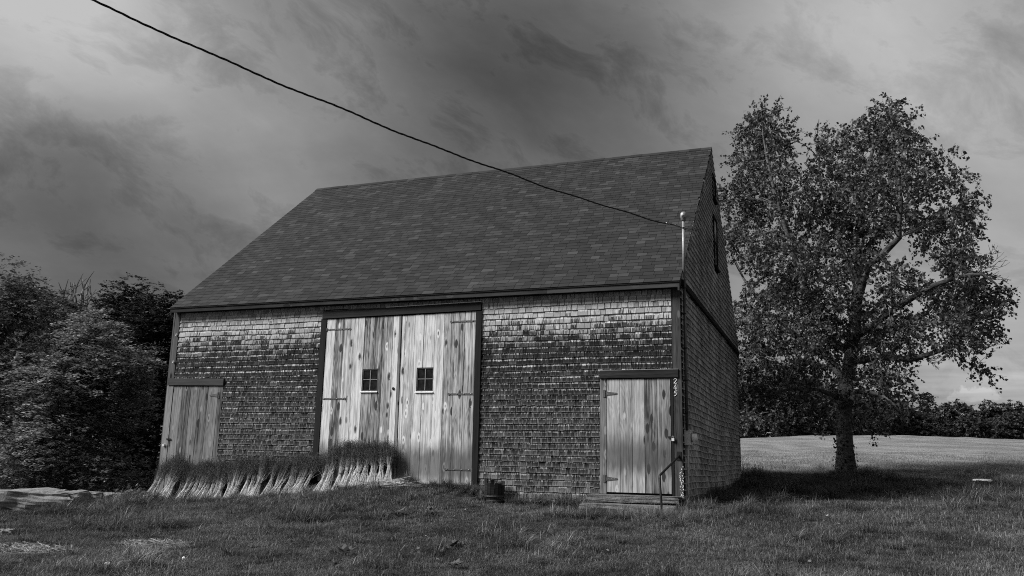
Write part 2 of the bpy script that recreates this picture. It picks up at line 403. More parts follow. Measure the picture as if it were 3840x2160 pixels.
def m_bark(lo, hi, horiz=True):
    def fn(t):
        x, y, z = t.sep(POS(t))
        n = t.noise(t.comb(t.m('MULTIPLY', x, 5.0), t.m('MULTIPLY', y, 5.0), t.m('MULTIPLY', z, 16.0 if horiz else 2.0)), 1.0, 5, .65)
        c = t.mapr(n, .3, .7, lo, hi)
        finish(t, c, .85, n, .8, .03, .15)
    return fn
MAT['birch_bark'] = mat('birch bark', m_bark(.015, .15))
MAT['bark'] = mat('dark bark', m_bark(.02, .10, False))
MAT['dead_wood'] = mat('dead twig wood', m_bark(.06, .2, False))

# ------------------------------------------------------------------ terrain
_gy = np.array([-60, -16, -8, -3, 0, 6, 10, 13.4, 22, 34, 48, 58, 70, 90, 130, 400], float)
_gz = np.array([-1.3, -1.1, -.84, -.50, -.22, -.12, .10, .36, .85, 1.65, 2.75, 3.10, 2.95, 2.4, 1.8, 1.0], float)
def _gspl(y):   # smooth piecewise (monotone cubic via averaged slopes)
    y = np.clip(y, _gy[0], _gy[-1]); h = np.diff(_gy); d = np.diff(_gz)/h
    m = np.empty_like(_gz); m[0] = d[0]; m[-1] = d[-1]; m[1:-1] = (d[:-1]*h[1:]+d[1:]*h[:-1])/(h[1:]+h[:-1])
    i = np.clip(np.searchsorted(_gy, y)-1, 0, len(h)-1); s = (y-_gy[i])/h[i]
    return (_gz[i]*(1+2*s)*(1-s)**2+h[i]*m[i]*s*(1-s)**2+_gz[i+1]*s*s*(3-2*s)+h[i]*m[i+1]*s*s*(s-1))
def sstep(a, b, x):
    s = np.clip((x-a)/(b-a), 0, 1); return s*s*(3-2*s)
def terr(x, y):
    x = np.asarray(x, float); y = np.asarray(y, float)
    z = _gspl(y)
    far = sstep(20, 55, y)
    z = z - far*np.minimum(((x-18)/10)**2*.33, 3.0)*(1-sstep(90, 160, y))
    near = np.exp(-(np.minimum(y+.2, 0)/3.0)**2)*(y < 6)
    z = z + .27*np.exp(-((x-6.3)/1.55)**4)*np.exp(-(np.minimum(y+.2, 0)/1.7)**2)*(y < 8)
    z = z - .20*sstep(4.6, 1.0, x)*np.exp(-((y+.2)/4.0)**2)
    z = z - .10*np.exp(-((x-10.7)/1.4)**2)*np.exp(-((y+1.0)/.7)**2)
    z = z - (1.3*sstep(-.4, -7, x))*sstep(-6, 1.5, y-.25*(x+2))*(1-sstep(60, 120, y))
    z = z - .5*sstep(-4, -20, x)
    b = .025*np.sin(x*1.3+y*.7)*np.sin(y*1.1-x*.4)+.018*np.sin(x*2.9-1+y*.5)*np.sin(y*2.3+.7)
    return z+b
def tz(x, y): return float(terr(x, y))
def hit(px, py):
    d = ray(px, py); tt = 4.0
    for _ in range(4000):
        p = CAM+d*tt
        if p[2] < tz(p[0], p[1]): return p
        tt += .02 if tt < 40 else .1
    return p
def at(px, py, dist):
    d = ray(px, py); return CAM+d*dist/math.hypot(d[0], d[1])

def field_tone(t, x, y):
    dx_ = t.m('ADD', x, 4.0); dy_ = t.m('SUBTRACT', y, 16.0)
    rr = t.m('SQRT', t.m('ADD', t.m('POWER', dx_, 2.0), t.m('POWER', t.m('MULTIPLY', dy_, .8), 2.0)))
    wob = t.noise(t.comb(t.m('MULTIPLY', x, .10), t.m('MULTIPLY', y, .10), 0.0), 1.0, 3, .6)
    stripes = t.m('SINE', t.m('MULTIPLY_ADD', wob, 30.0, t.m('MULTIPLY', rr, 1.9)))
    sw = t.noise(t.comb(t.m('MULTIPLY', x, .5), t.m('MULTIPLY', y, 1.6), 0.0), 1.0, 7, .72, .6)
    return t.m('MULTIPLY', t.mapr(sw, .28, .72, .52, 1.48), t.m('MULTIPLY_ADD', stripes, .15, 1.0))
def m_ground(t):
    p = POS(t); x, y, z = t.sep(p)
    a = t.noise(p, 0.9, 5, .6); b = t.noise(p, 14.0, 5, .7); c_ = t.noise(p, 70.0, 3, .7)
    lawn = t.m('MULTIPLY', t.mapr(a, .3, .7, .02, .05), t.mapr(b, .3, .7, .6, 1.5))
    hay = t.m('MULTIPLY', field_tone(t, x, y), .20)
    hay = t.m('MULTIPLY', hay, t.mapr(b, .3, .7, .8, 1.2))
    e = t.m('MULTIPLY_ADD', t.m('SUBTRACT', a, .5), 5.0, y)
    f = t.m('MULTIPLY', t.mapr(e, 10.5, 16.0, 0, 1, True), t.mapr(x, 2.0, 6.0, 0, 1, True))
    finish(t, t.mix(f, lawn, hay), .95, t.m('ADD', b, c_), .9, .05, .1)
MAT['ground'] = mat('lawn soil and mown field', m_ground)
def axis(lo, hi, fine0, fine1, step, grow=1.25):
    a = list(np.arange(fine0, fine1+1e-6, step)); s = step
    while a[-1] < hi: s *= grow; a.append(a[-1]+s)
    s = step
    while a[0] > lo: s *= grow; a.insert(0, a[0]-s)
    return np.array(a)
gx = axis(-1500, 1500, -8, 30, .3); gy = axis(-200, 2000, -14, 24, .3, 1.12)
X, Y = np.meshgrid(gx, gy); Z = terr(X, Y)
V = np.stack([X.ravel(), Y.ravel(), Z.ravel()], 1); nx = len(gx); ny = len(gy)
ii = (np.arange(ny-1)[:, None]*nx+np.arange(nx-1)[None]).ravel()
gm = fastmesh('ground', V, np.stack([ii, ii+1, ii+nx+1, ii+nx], 1), MAT['ground'])
gm.polygons.foreach_set('use_smooth', [True]*len(gm.polygons))
tag(link('ground', gm), 'dark lawn in front of the barn rising to a pale mown hay field', None, None, 'structure')

# ------------------------------------------------------------------ barn
W, D, ZR, ZF, OH = 11.745, 10.76, 8.52, 3.87, 0.2155
SL = (ZR-ZF)/(D/2+OH); RL = math.hypot(D/2+OH, ZR-ZF)
barn = empty('barn', (W/2, 0, -.2))
tag(barn, 'weathered wooden barn with shingled walls and dark asphalt shingle roof', 'barn')
# body boards under the cladding
front_wall = MB().box(.02, 4.06, 0.002, .10, -.6, ZF+.05).box(7.74, W-.02, .002, .10, -.6, ZF+.05).box(4.06, 7.74, .06, .12, -.6, ZF+.05).build('front_wall', MAT['interior'], barn)
g = MB()
g.poly([(W-.12, 0.02, -.6), (W-.12, D-.02, -.6), (W-.12, D-.02, ZF+.1), (W-.12, D/2, ZR-.12), (W-.12, .02, ZF+.1),
        (W-.012, 0.02, -.6), (W-.012, D-.02, -.6), (W-.012, D-.02, ZF+.1), (W-.012, D/2, ZR-.12), (W-.012, .02, ZF+.1)],
       [(4, 3, 2, 1, 0), (5, 6, 7, 8, 9), (0, 1, 6, 5), (1, 2, 7, 6), (2, 3, 8, 7), (3, 4, 9, 8), (4, 0, 5, 9)])
side_wall = g.build('side_wall', MAT['interior'], barn)
g = MB()
g.poly([(.0, 0.03, -1.4), (.0, D-.02, -1.4), (.0, D-.02, ZF+.1), (.0, D/2, ZR-.12), (.0, .03, ZF+.1),
        (.1, 0.03, -1.4), (.1, D-.02, -1.4), (.1, D-.02, ZF+.1), (.1, D/2, ZR-.12), (.1, .03, ZF+.1)],
       [(4, 3, 2, 1, 0), (5, 6, 7, 8, 9), (0, 1, 6, 5), (1, 2, 7, 6), (2, 3, 8, 7), (3, 4, 9, 8), (4, 0, 5, 9)])
g.build('far_side_wall', MAT['corner'], barn)
MB().box(0.05, W-.05, D-.1, D, -1.2, ZF+.1).build('back_wall', MAT['corner'], barn)
# stone footing glimpsed under the front
MB().box(.1, W-.1, .012, .09, -1.2, -.61).build('footing', MAT['stone'], barn)

EXP = .1155
def shingle_verts(wd, hh, tb=.030, tt=.002):
    # x right, y outward is negative, z up; butt at z=0
    return [(0, -tb, 0), (0, 0, 0), (wd, 0, 0), (wd, -tb, 0), (0, -tt, hh), (0, 0, hh), (wd, 0, hh), (wd, -tt, hh)]
def shingle_uv(hh, e):
    v = hh/e; return [(0, 0), (0, 0), (1, 0), (1, 0), (0, v), (0, v), (1, v), (1, v)]
# rectangular regions of the front, with door openings left out
def front_intervals(z):
    iv = [(.165, 4.035), (7.775, 11.60)]
    if z > 3.60: return [(.165, 11.60)] if z > 3.64 else iv
    if z < 2.20: iv = [(1.56, 4.03), (7.785, 10.225)]
    return iv
front_pieces = []
zrow = -.61; k = 0
while zrow < 3.84:
    wob = .006*math.sin(k*1.7)
    for (a, b) in front_intervals(zrow+.06):
        x = a
        while x < b-.005:
            wd = float(np.clip(rng.gamma(9, .0128), .055, .21))
            if b-(x+wd) < .05: wd = b-x
            if x > 7.6 or zrow > -.50:
                front_pieces.append((x, zrow+wob+.008*math.sin(x*1.1+k*.6)+rng.normal(0, .003), wd-rng.uniform(.006, .014), rng.random(), rng.normal(0, .008), rng.normal(0, .003)))
            x += wd
    zrow += EXP; k += 1
front_pieces = [p for p in front_pieces if not (p[1] < tz(p[0], -.05)-.16)]
cc = np.array([14.2, -15.6, .5])
front_pieces.sort(key=lambda p: (p[0]-cc[0])**2+cc[1]**2+(p[1]-cc[2])**2)
WIDTHS = [.07, .085, .1, .115, .13, .15, .175]
SHM = {}
for q in WIDTHS:
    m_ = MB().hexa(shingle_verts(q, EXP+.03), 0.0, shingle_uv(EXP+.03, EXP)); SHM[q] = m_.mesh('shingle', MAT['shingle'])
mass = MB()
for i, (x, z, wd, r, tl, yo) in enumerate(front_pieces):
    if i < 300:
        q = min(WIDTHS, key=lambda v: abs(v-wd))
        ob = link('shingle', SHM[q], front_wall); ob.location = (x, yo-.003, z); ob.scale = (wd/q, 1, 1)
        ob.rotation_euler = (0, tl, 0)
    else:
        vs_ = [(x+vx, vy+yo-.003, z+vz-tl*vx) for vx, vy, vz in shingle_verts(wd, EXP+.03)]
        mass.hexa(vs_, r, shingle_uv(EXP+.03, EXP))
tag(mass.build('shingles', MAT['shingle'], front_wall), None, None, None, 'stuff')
# side gable cladding
gm_ = MB(); e = .121; z = -.30; k = 0
def rake_y(z): return max(0.0, (z-ZF)/SL-OH) if z > ZF-OH*SL else 0.0
def gwin(y0, y1, z): return (z > 5.30 and z < 6.72 and y1 > 5.10 and y0 < 5.86) or (z > 7.12 and z < 7.84 and y1 > 5.20 and y0 < 5.80)
while z < ZR-.15:
    up = z > ZF+.0; off = .05 if up else 0.0
    lo = rake_y(z+e)+.03; hi = D-lo
    if not up: lo = .02; hi = D-.02
    y = lo
    while y < hi-.01:
        wd = float(np.clip(rng.gamma(9, .0128), .055, .21))
        if hi-(y+wd) < .05: wd = hi-y
        if not gwin(y, y+wd, z+.05):
            zz = z+.02*math.sin(y*.8+.6)+.006*math.sin(y*3+k)+rng.normal(0, .003); o_ = off+rng.normal(0, .0015)-.01
            vv = [(W+o_-vy, y+vx, zz+vz) for vx, vy, vz in shingle_verts(wd-.008, e+.03, .034)]
            gm_.hexa(vv, rng.random(), shingle_uv(e+.03, e))
        y += wd
    z += e; k += 1
tag(gm_.build('shingles', MAT['side_shingle'], side_wall), None, None, None, 'stuff')
MB().box(W-.01, W+.075, .05, D-.05, ZF-.04, ZF+.07, .3).build('gable_band', MAT['dark_wood'], barn)
# upper gable is furred out a little
MB().poly([(W-.02, .25, ZF+.07), (W-.02, D-.25, ZF+.07), (W-.02, D/2, ZR-.15), (W+.04, .25, ZF+.07), (W+.04, D-.25, ZF+.07), (W+.04, D/2, ZR-.15)],
          [(2, 1, 0), (3, 4, 5), (0, 1, 4, 3), (1, 2, 5, 4), (2, 0, 3, 5)]).build('gable_board', MAT['interior'], barn)
# gable windows
def gable_window(y0, y1, z0, z1, rail):
    x = W+.035
    f = MB().box(x, x+.045, y0-.06, y0, z0-.06, z1+.06, .1).box(x, x+.045, y1, y1+.06, z0-.06, z1+.06, .2).box(x, x+.05, y0, y1, z1, z1+.06, .3).box(x, x+.045, y0, y1, z0-.06, z0, .3)
    fr = f.build('window', MAT['dark_wood'], barn)
    if rail:
        zm = (z0+z1)/2
        MB().box(x+.003, x+.025, y0, y1, z0, zm-.02).build('pane', MAT['glass'], fr)
        MB().box(x+.003, x+.032, y0, y1, zm+.02, z1).build('pane', MAT['glass'], fr)
        MB().box(x, x+.04, y0, y1, zm-.02, zm+.02, .5).build('meeting_rail', MAT['dark_wood'], fr)
    else: MB().box(x+.003, x+.025, y0, y1, z0, z1).build('pane', MAT['glass'], fr)
    MB().box(x-.02, x+.08, y0-.1, y1+.1, z0-.10, z0-.06, .7).build('sill', MAT['dark_wood'], fr)
gable_window(5.2, 5.75, 5.42, 6.62, True)
gable_window(5.28, 5.72, 7.22, 7.72, False)

# roof ---------------------------------------------------------------
ex0, ex1 = .014, W+.04
def rp(x, s, h=0.0):            # point on the front slope: s metres up from the eave, h above it
    n = (-(ZR-ZF)/RL, (D/2+OH)/RL)
    return (x, -OH+s*(D/2+OH)/RL+h*n[0], ZF+s*(ZR-ZF)/RL+h*n[1])
roof = empty('roof', (0, 0, 0), barn)
dk = MB()
def slab(mb, x0, x1, s0, s1, h0, h1, rnd=0.0):
    mb.hexa([rp(x0, s0, h0), rp(x0, s1, h0), rp(x1, s1, h0), rp(x1, s0, h0), rp(x0, s0, h1), rp(x0, s1, h1), rp(x1, s1, h1), rp(x1, s0, h1)], rnd)
slab(dk, ex0+.01, ex1-.01, .01, RL-.005, -.05, -.004)
dk.build('roof_deck', MAT['interior'], roof)
bk = MB(); bk.hexa([(ex0, D+OH, ZF-.05), (ex1, D+OH, ZF-.05), (ex1, D/2, ZR-.04), (ex0, D/2, ZR-.04), (ex0, D+OH, ZF+.01), (ex1, D+OH, ZF+.01), (ex1, D/2, ZR+.01), (ex0, D/2, ZR+.01)], .4)
bk.build('back_slope', MAT['roof'], roof)
REX = .1432; tabs = []
nrow = int(RL/REX)
for i in range(nrow+1):
    s = i*REX-.012; x = ex0+(0 if i % 2 else -.0)
    x -= rng.random()*.1
    while x < ex1:
        wd = float(rng.choice([.14, .18, .22, .26, .30], p=[.12, .2, .28, .25, .15]))*(.9+.2*rng.random())
        a, b = max(x, ex0-.006*rng.random()), min(x+wd-.006, ex1+.004+.006*rng.random())
        if b-a > .03: tabs.append((a, b-a, s, rng.random()))
        x += wd
tabs.sort(key=lambda q: (q[0]+q[1]/2-cc[0])**2+(rp(0, q[2])[1]-cc[1])**2+(rp(0, q[2])[2]-cc[2])**2)
TW = [.1, .16, .2, .24, .28, .32]; TM = {}
e2 = np.array(rp(0, 1))-np.array(rp(0, 0)); e3 = np.cross([1, 0, 0], e2)
def tab_verts(wd, hh=REX+.04):
    o_ = []
    for (vx, vs2, vh) in [(0, 0, .004), (0, hh, .0), (wd, hh, .0), (wd, 0, .004), (0, 0, .0105), (0, hh, .003), (wd, hh, .003), (wd, 0, .0105)]:
        o_.append(tuple(np.array([vx, 0, 0])+vs2*e2+vh*e3))
    return o_
for q in TW: TM[q] = MB().hexa(tab_verts(q), 0.0).mesh('roof_shingle', MAT['roof'])
rm = MB()
for i, (x, wd, s, r) in enumerate(tabs):
    p0 = np.array(rp(x, s, rng.normal(0, .0006)))
    hh = min(REX+.04, RL-s-.002)
    if hh < .02: continue
    if i < 300 and hh > REX:
        q = min(TW, key=lambda v: abs(v-wd)); ob = link('roof_shingle', TM[q], roof)
        ob.location = tuple(p0); ob.scale = (wd/q, 1, 1)
    else: rm.hexa([tuple(p0+np.array(v)) for v in tab_verts(wd, hh)], r)
tag(rm.build('roof_shingles', MAT['roof'], roof), None, None, None, 'stuff')
# ridge caps
x = ex0-.01
capm = None
while x < ex1-.05:
    x1 = min(x+.30, ex1+.01)
    if capm is None or x1-x < .299:
        cm = MB(); z0 = ZR+.012; l = x1-x; dn = .15
        cm.hexa([(0, D/2-dn*.77, z0-dn*.64), (0, D/2, z0), (l, D/2, z0), (l, D/2-dn*.77, z0-dn*.64), (0, D/2-dn*.77, z0-dn*.64+.012), (0, D/2, z0+.014), (l, D/2, z0+.014), (l, D/2-dn*.77, z0-dn*.64+.012)])
        cm.hexa([(0, D/2, z0), (0, D/2+dn*.77, z0-dn*.64), (l, D/2+dn*.77, z0-dn*.64), (l, D/2, z0), (0, D/2, z0+.014), (0, D/2+dn*.77, z0-dn*.64+.012), (l, D/2+dn*.77, z0-dn*.64+.012), (l, D/2, z0+.014)])
        me_ = cm.mesh('ridge_cap', MAT['roof'])
        if capm is None: capm = me_
    ob = link('ridge_cap', me_ if x1-x < .299 else capm, roof); ob.location = (x, 0, rng.normal(0, .002)); x += .255
# eave and rake boards
xj = [ex0+.02, 3.3, 6.3, 9.2, ex1-.012]
for i in range(4):
    MB().box(xj[i]+.002, xj[i+1]-.002, -OH+.012, -OH+.04, ZF-.115+rng.normal(0, .002), ZF-.028, rng.random()).build('fascia_board', MAT['fascia'], barn)
MB().box(ex0, ex1-.005, -OH-.006, -OH+.0395, ZF-.027, ZF-.012, .2).build('drip_edge', MAT['dark_wood'], barn)
MB().box(.17, 11.595, -.05, -.002, 3.752, ZF-.062, .3).build('eave_shade_strip', MAT['dark_wood_h'], barn)  # dark strip added to stand in for the black shadow under the eave
MB().box(ex0+.03, W-.02, -OH+.041, .0, ZF-.06, ZF-.045, .4).build('soffit', MAT['dark_wood'], barn)
def rake(xa, xb, front):
    m_ = MB(); sgn = 1 if front else -1
    pts = []
    for (yy, zz) in ((-OH+.01, ZF-.02), (D/2, ZR-.02)):
        for xx in (xa, xb):
            for dz_ in (-.15, 0): pts.append((xx, yy if front else D-yy, zz+dz_-.012))
    # order: xa low, xa high, xb low, xb high at eave ; same at ridge
    m_.hexa([pts[0], pts[1], pts[3], pts[2], pts[4], pts[5], pts[7], pts[6]], rng.random())
    m_.build('rake_board', MAT['fascia'], barn)
rake(W+.002, W+.034, True); rake(W+.002, W+.034, False); rake(.018, .05, True)

# corner boards ------------------------------------------------------
MB().box(11.60, W+.012, -.036, .02, -.55, ZF-.06, .15).build('corner_board', MAT['corner'], barn)
MB().box(W-.0, W+.020, .021, .13, -.55, ZF-.05, .62).build('corner_board', MAT['dark_wood'], barn)
MB().hexa([(-.045, -.036, -1.2), (-.045, .0, -1.2), (.15, .0, -1.2), (.15, -.036, -1.2), (.035, -.036, ZF-.06), (.035, .0, ZF-.06), (.16, .0, ZF-.06), (.16, -.036, ZF-.06)], .75).build('corner_board', MAT['corner'], barn)
MB().box(-.035, -.0, -.02, .14, -1.2, ZF-.06, .3).build('corner_board', MAT['corner'], barn)
MB().box(W-.03, W+.014, D-.11, D+.012, -.4, ZF-.05, .5).build('corner_board', MAT['corner'], barn)
# white peeling lichen on the corner foot
for q in range(80):
    x_ = rng.uniform(11.69, 11.755); z_ = rng.uniform(-.12, .50); s_ = rng.uniform(.003, .009)
    ag = rng.random()*6
    if q == 0: lich = MB()
    lich.poly([(x_+s_*(.7+.5*rng.random())*math.cos(ag+a_), -.0375-.0005*rng.random(), z_+1.5*s_*(.7+.5*rng.random())*math.sin(ag+a_)) for a_ in (0, 1.2, 2.5, 3.8, 5.0)], [(4, 3, 2, 1, 0)])
tag(lich.build('peeling_paint', MAT['grey_metal'], barn), 'flaking pale paint at the foot of the corner board', None, None, 'stuff')

# big double door ------------------------------------------------------
MB().box(4.02, 4.155, -.055, .03, -.35, 3.475, .25).build('door_post', MAT['dark_wood'], barn)
MB().box(7.66, 7.782, -.055, .03, -.3, 3.50, .55).build('door_post', MAT['dark_wood'], barn)
MB().hexa([(4.05, -.07, 3.478), (4.05, .0, 3.478), (7.765, .0, 3.512), (7.765, -.07, 3.512), (4.05, -.07, 3.632), (4.05, .0, 3.632), (7.765, .0, 3.676), (7.765, -.07, 3.676)], .4).build('lintel', MAT['dark_wood_h'], barn)
MB().hexa([(4.045, -.078, 3.634), (4.045, .0, 3.640), (5.6, .0, 3.656), (5.6, -.078, 3.652), (4.045, -.078, 3.640), (4.045, .0, 3.652), (5.6, .0, 3.668), (5.6, -.078, 3.657)]).build('flashing', MAT['putty'], barn)
MB().hexa([(5.602, -.080, 3.652), (5.602, .0, 3.656), (7.772, .0, 3.682), (7.772, -.080, 3.678), (5.602, -.080, 3.664), (5.602, .0, 3.680), (7.772, .0, 3.704), (7.772, -.080, 3.689)]).build('flashing', MAT['white_paint'], barn)
MB().box(4.1, 7.7, -.03, .05, -.25, .035, .8).build('threshold', MAT['dark_wood_h'], barn)
def plank(parent, x0, x1, z0, z1, m, y=-.012, th=.026, cut=None, lean=0.0):
    y += rng.normal(0, .002)
    b = MB(); g_ = rng.uniform(.0034, .0055); x0 += g_; x1 -= g_; r = rng.random()
    def bx(a0, a1, b0, b1):
        k0, k1 = lean*(b0-1.75), lean*(b1-1.75)
        b.hexa([(a0+k0, y-th, b0), (a0+k0, y, b0), (a1+k0, y, b0), (a1+k0, y-th, b0), (a0+k1, y-th, b1), (a0+k1, y, b1), (a1+k1, y, b1), (a1+k1, y-th, b1)], r)
    if cut is None: bx(x0, x1, z0, z1)
    else:
        c0, c1, d0, d1 = cut
        bx(x0, x1, z0, d0); bx(x0, x1, d1, z1)
        if x0 < c0-.004: bx(x0, c0, d0, d1)
        if x1 > c1+.004: bx(c1, x1, d0, d1)
    return b.build('plank', m, parent)
def strap(parent, x0, x1, z, flip, m='rust_iron', y=-.04):
    b = MB(); hh = .016
    tip, root = (x1, x0) if not flip else (x0, x1)
    b.box(min(x0, x1), max(x0, x1), y-.007, y, z-hh, z+hh)
    b.lathe([(0, -.001), (.024, -.001), (.024, -.009), (0, -.009)], (tip, y, z), 10, 'Y')
    b.tube([(root, y-.006, z-.035), (root, y-.006, z+.035)], .012, 8)
    h = b.build('strap_hinge', MAT[m], parent)
    for q in range(4):
        xx = root+(tip-root)*(.12+.27*q)
        MB().lathe([(.011, -.007), (.009, -.014), (0, -.016)], (xx, y, z), 8, 'Y').build('bolt', MAT['galv'], h) if False else None
        b2 = MB().lathe([(.012, -.007), (.009, -.015), (0.0005, -.017)], (xx, y, z), 8, 'Y')
        link('bolt', b2.mesh('bolt', MAT['galv'], True), parent)
def sash(parent, x0, x1, z0, z1, sillw, y=-.03):
    f = .022
    MB().box(x0, x1, y+.0, y+.035, z1-f, z1, .2).box(x0, x1, y, y+.035, z0, z0+f, .2).box(x0, x0+f, y, y+.035, z0+f, z1-f, .2).box(x1-f, x1, y, y+.035, z0+f, z1-f, .2).build('window_frame', MAT['pipe_dark'], parent)
    xm, zm = (x0+x1)/2, (z0+z1)/2+.01
    MB().box(xm-.008, xm+.008, y+.002, y+.03, z0+f, z1-f).build('muntin', MAT['putty'], parent)
    MB().box(x0+f, xm-.0085, y+.003, y+.03, zm-.007, zm+.007).box(xm+.0085, x1-f, y+.003, y+.03, zm-.007, zm+.007).build('muntin', MAT['putty'], parent)
    for (a, b) in ((x0+f, xm-.008), (xm+.008, x1-f)):
        for (c_, d_) in ((z0+f, zm-.007), (zm+.007, z1-f)):
            MB().box(a, b, y+.014, y+.018, c_, d_).build('pane', MAT['glass'], parent)
    MB().hexa([(x0-.025, y-.035, z0-.03), (x0-.025, y+.02, z0-.02), (x1+.005, y+.02, z0-.02), (x1+.005, y-.035, z0-.03), (x0-.025, y-.035, z0-.016), (x0-.025, y+.02, z0-.002), (x1+.005, y+.02, z0-.002), (x1+.005, y-.035, z0-.016)]).build('window_sill', MAT['white_paint'], parent)
dl = empty('barn_door', (4.16, 0, .05), barn)
tag(dl, 'door leaf beside the sheaves, with a white window sill')
dr = empty('barn_door', (7.65, 0, .05), barn)
tag(dr, 'door leaf with three strap hinges on its post')
cutL = (5.10, 5.478, 1.905, 2.362); cutR = (6.372, 6.752, 1.888, 2.372)
edges = [4.165, 4.38, 4.60, 4.85, 5.101, 5.332, 5.56, 5.786, 5.925]
for a, b in zip(edges[:-1], edges[1:]):
    plank(dl, a, b, .055, 3.464+.008*(a-4.2)/1.8, MAT['door'], cut=cutL if (b > 5.12 and a < 5.47) else None, lean=-.006*(a-4.16)/1.8)
plank(dl, 5.926, 5.985, .05, 3.466, MAT['left_door'], lean=-.012, th=.03)
edges = [5.995, 6.075, 6.293, 6.503, 6.747, 6.963, 7.193, 7.418, 7.654]
for a, b in zip(edges[:-1], edges[1:]):
    plank(dr, a, b, .05, 3.466+.03*(a-6)/1.6, MAT['door'], cut=cutR if (b > 6.39 and a < 6.745) else None, lean=-.008*(7.65-a)/1.65)
sash(dl, *cutL, 0); sash(dr, *cutR, 0)
MB().box(5.11, 5.47, .02, .03, 1.9, 2.37).build('window_backing', MAT['interior'], dl)
MB().box(6.38, 6.74, .02, .03, 1.88, 2.38).build('window_backing', MAT['interior'], dr)
strap(dl, 4.17, 4.745, 3.232, False); strap(dl, 4.14, 4.715, 1.748, False)
strap(dr, 7.105, 7.66, 3.297, True); strap(dr, 7.105, 7.655, 1.825, True); strap(dr, 7.09, 7.665, .348, True)
MB().lathe([(.028, 0), (.03, -.012), (.018, -.02), (0.001, -.02)], (5.85, -.04, 1.95), 12, 'Y').build('door_knob', MAT['black_iron'], dl)

# right small door ------------------------------------------------------
MB().box(10.225, 11.70, -.062, .0, 2.097, 2.238, .35).build('door_lintel', MAT['mid_wood_h'], barn)
MB().box(10.222, 11.703, -.068, .0, 2.240, 2.250).build('flashing', MAT['galv'], barn)
MB().box(10.228, 10.345, -.030, .0, -.02, 2.093, .8).build('door_trim', MAT['left_door'], barn)
MB().box(11.558, 11.597, -.045, .0, -.02, 2.093, .1).build('door_trim', MAT['dark_wood'], barn)
rd = empty('door', (10.35, 0, 0), barn)
tag(rd, 'plank door above the stone steps')
ed = [10.352, 10.606, 10.838, 11.068, 11.303, 11.548]
for a, b in zip(ed[:-1], ed[1:]): plank(rd, a, b, .012, 2.078, MAT['small_door'], y=-.004)
MB().box(10.35, 11.55, -.003, .001, -.01, 2.09).build('door_backing', MAT['interior'], rd)
def tee(parent, x, z, sgn, y):
    b = MB().box(x-.03*sgn-.018, x-.03*sgn+.018, y-.006, y, z-.07, z+.07)
    b.hexa([(x, y-.006, z-.04), (x, y, z-.04), (x+.22*sgn, y, z-.012), (x+.22*sgn, y-.006, z-.012), (x, y-.006, z+.04), (x, y, z+.04), (x+.22*sgn, y, z+.012), (x+.22*sgn, y-.006, z+.012)])
    b.tube([(x-.006*sgn, y-.008, z-.065), (x-.006*sgn, y-.008, z+.065)], .01, 8)
    b.build('tee_hinge', MAT['rust_iron'], parent)
    for q in (.05, .11, .17): MB().lathe([(.007, -.006), (.0005, -.011)], (x+q*sgn, y, z), 6, 'Y').build('screw', MAT['galv'], parent)
tee(rd, 10.335, 1.81, 1, -.034); tee(rd, 10.335, .25, 1, -.034)
MB().box(11.50, 11.60, -.05, -.042, .99, 1.03).build('hasp', MAT['black_iron'], rd)
# house number
FS = {
 '2': [(-.020, .033), (-.016, .047), (0, .054), (.016, .049), (.021, .034), (.015, .012), (-.002, -.015), (-.022, -.045), (-.012, -.043), (.006, -.048), (.024, -.044), (.026, -.034)],
 '4': [(.010, .056), (-.006, .030), (-.029, -.018), (.030, -.018)], '4b': [(.010, .020), (.010, -.056)],
 '5': [(.024, .056), (.0, .050), (-.013, .051), (-.018, .010), (-.004, .016), (.012, .008), (.016, -.012), (.008, -.034), (-.010, -.050), (-.024, -.054)]}
hn = empty('house_number', (11.645, -.04, 1.9), barn)
tag(hn, 'white metal house number 245')
for ch, zc in (('2', 2.025), ('4', 1.912), ('5', 1.80)):
    b = MB()
    for st_ in ([ch, '4b'] if ch == '4' else [ch]): b.tube([(11.645+a*1.15, -.043, zc+c_*.84) for a, c_ in FS[st_]], [.0054]*len(FS[st_]), 6)
    b.build('digit', MAT['white_paint'], hn)
# left small door ------------------------------------------------------
MB().hexa([(.035, -.062, 2.085), (.035, 0, 2.085), (1.575, 0, 2.062), (1.575, -.062, 2.062), (.03, -.062, 2.245), (.03, 0, 2.245), (1.575, 0, 2.212), (1.575, -.062, 2.212)], .65).build('door_lintel', MAT['mid_wood_h'], barn)
MB().box(.0, .175, -.040, -.0365, -.9, 2.075, .3).build('door_trim', MAT['left_door'], barn)
MB().box(1.44, 1.555, -.030, .0, -.7, 2.055, .62).build('door_trim', MAT['left_door'], barn)
ld = empty('door', (.2, 0, 0), barn)
tag(ld, 'knotty plank door behind the low row of sheaves')
ed = [.185, .436, .675, .917, 1.162, 1.436]
for a, b in zip(ed[:-1], ed[1:]): plank(ld, a, b, -.30, 2.055, MAT['left_door'], y=-.004, lean=.008)
MB().box(.16, 1.45, -.003, .001, -.7, 2.07).build('door_backing', MAT['interior'], ld)
tee(ld, 1.435, 1.845, -1, -.034)
MB().box(.13, .26, -.052, -.044, .85, .88).box(.185, .20, -.056, -.044, .72, .88).build('hasp', MAT['black_iron'], ld)
MB().lathe([(.018, -.01), (.026, -.02), (.018, -.03), (.010, -.02), (.018, -.01)], (.12, -.04, 3.25), 10, 'Y').build('hook', MAT['white_paint'], barn)
MB().lathe([(.018, -.01), (.026, -.02), (.018, -.03), (.010, -.02), (.018, -.01)], (.11, -.04, 2.62), 10, 'Y').build('hook', MAT['white_paint'], barn)

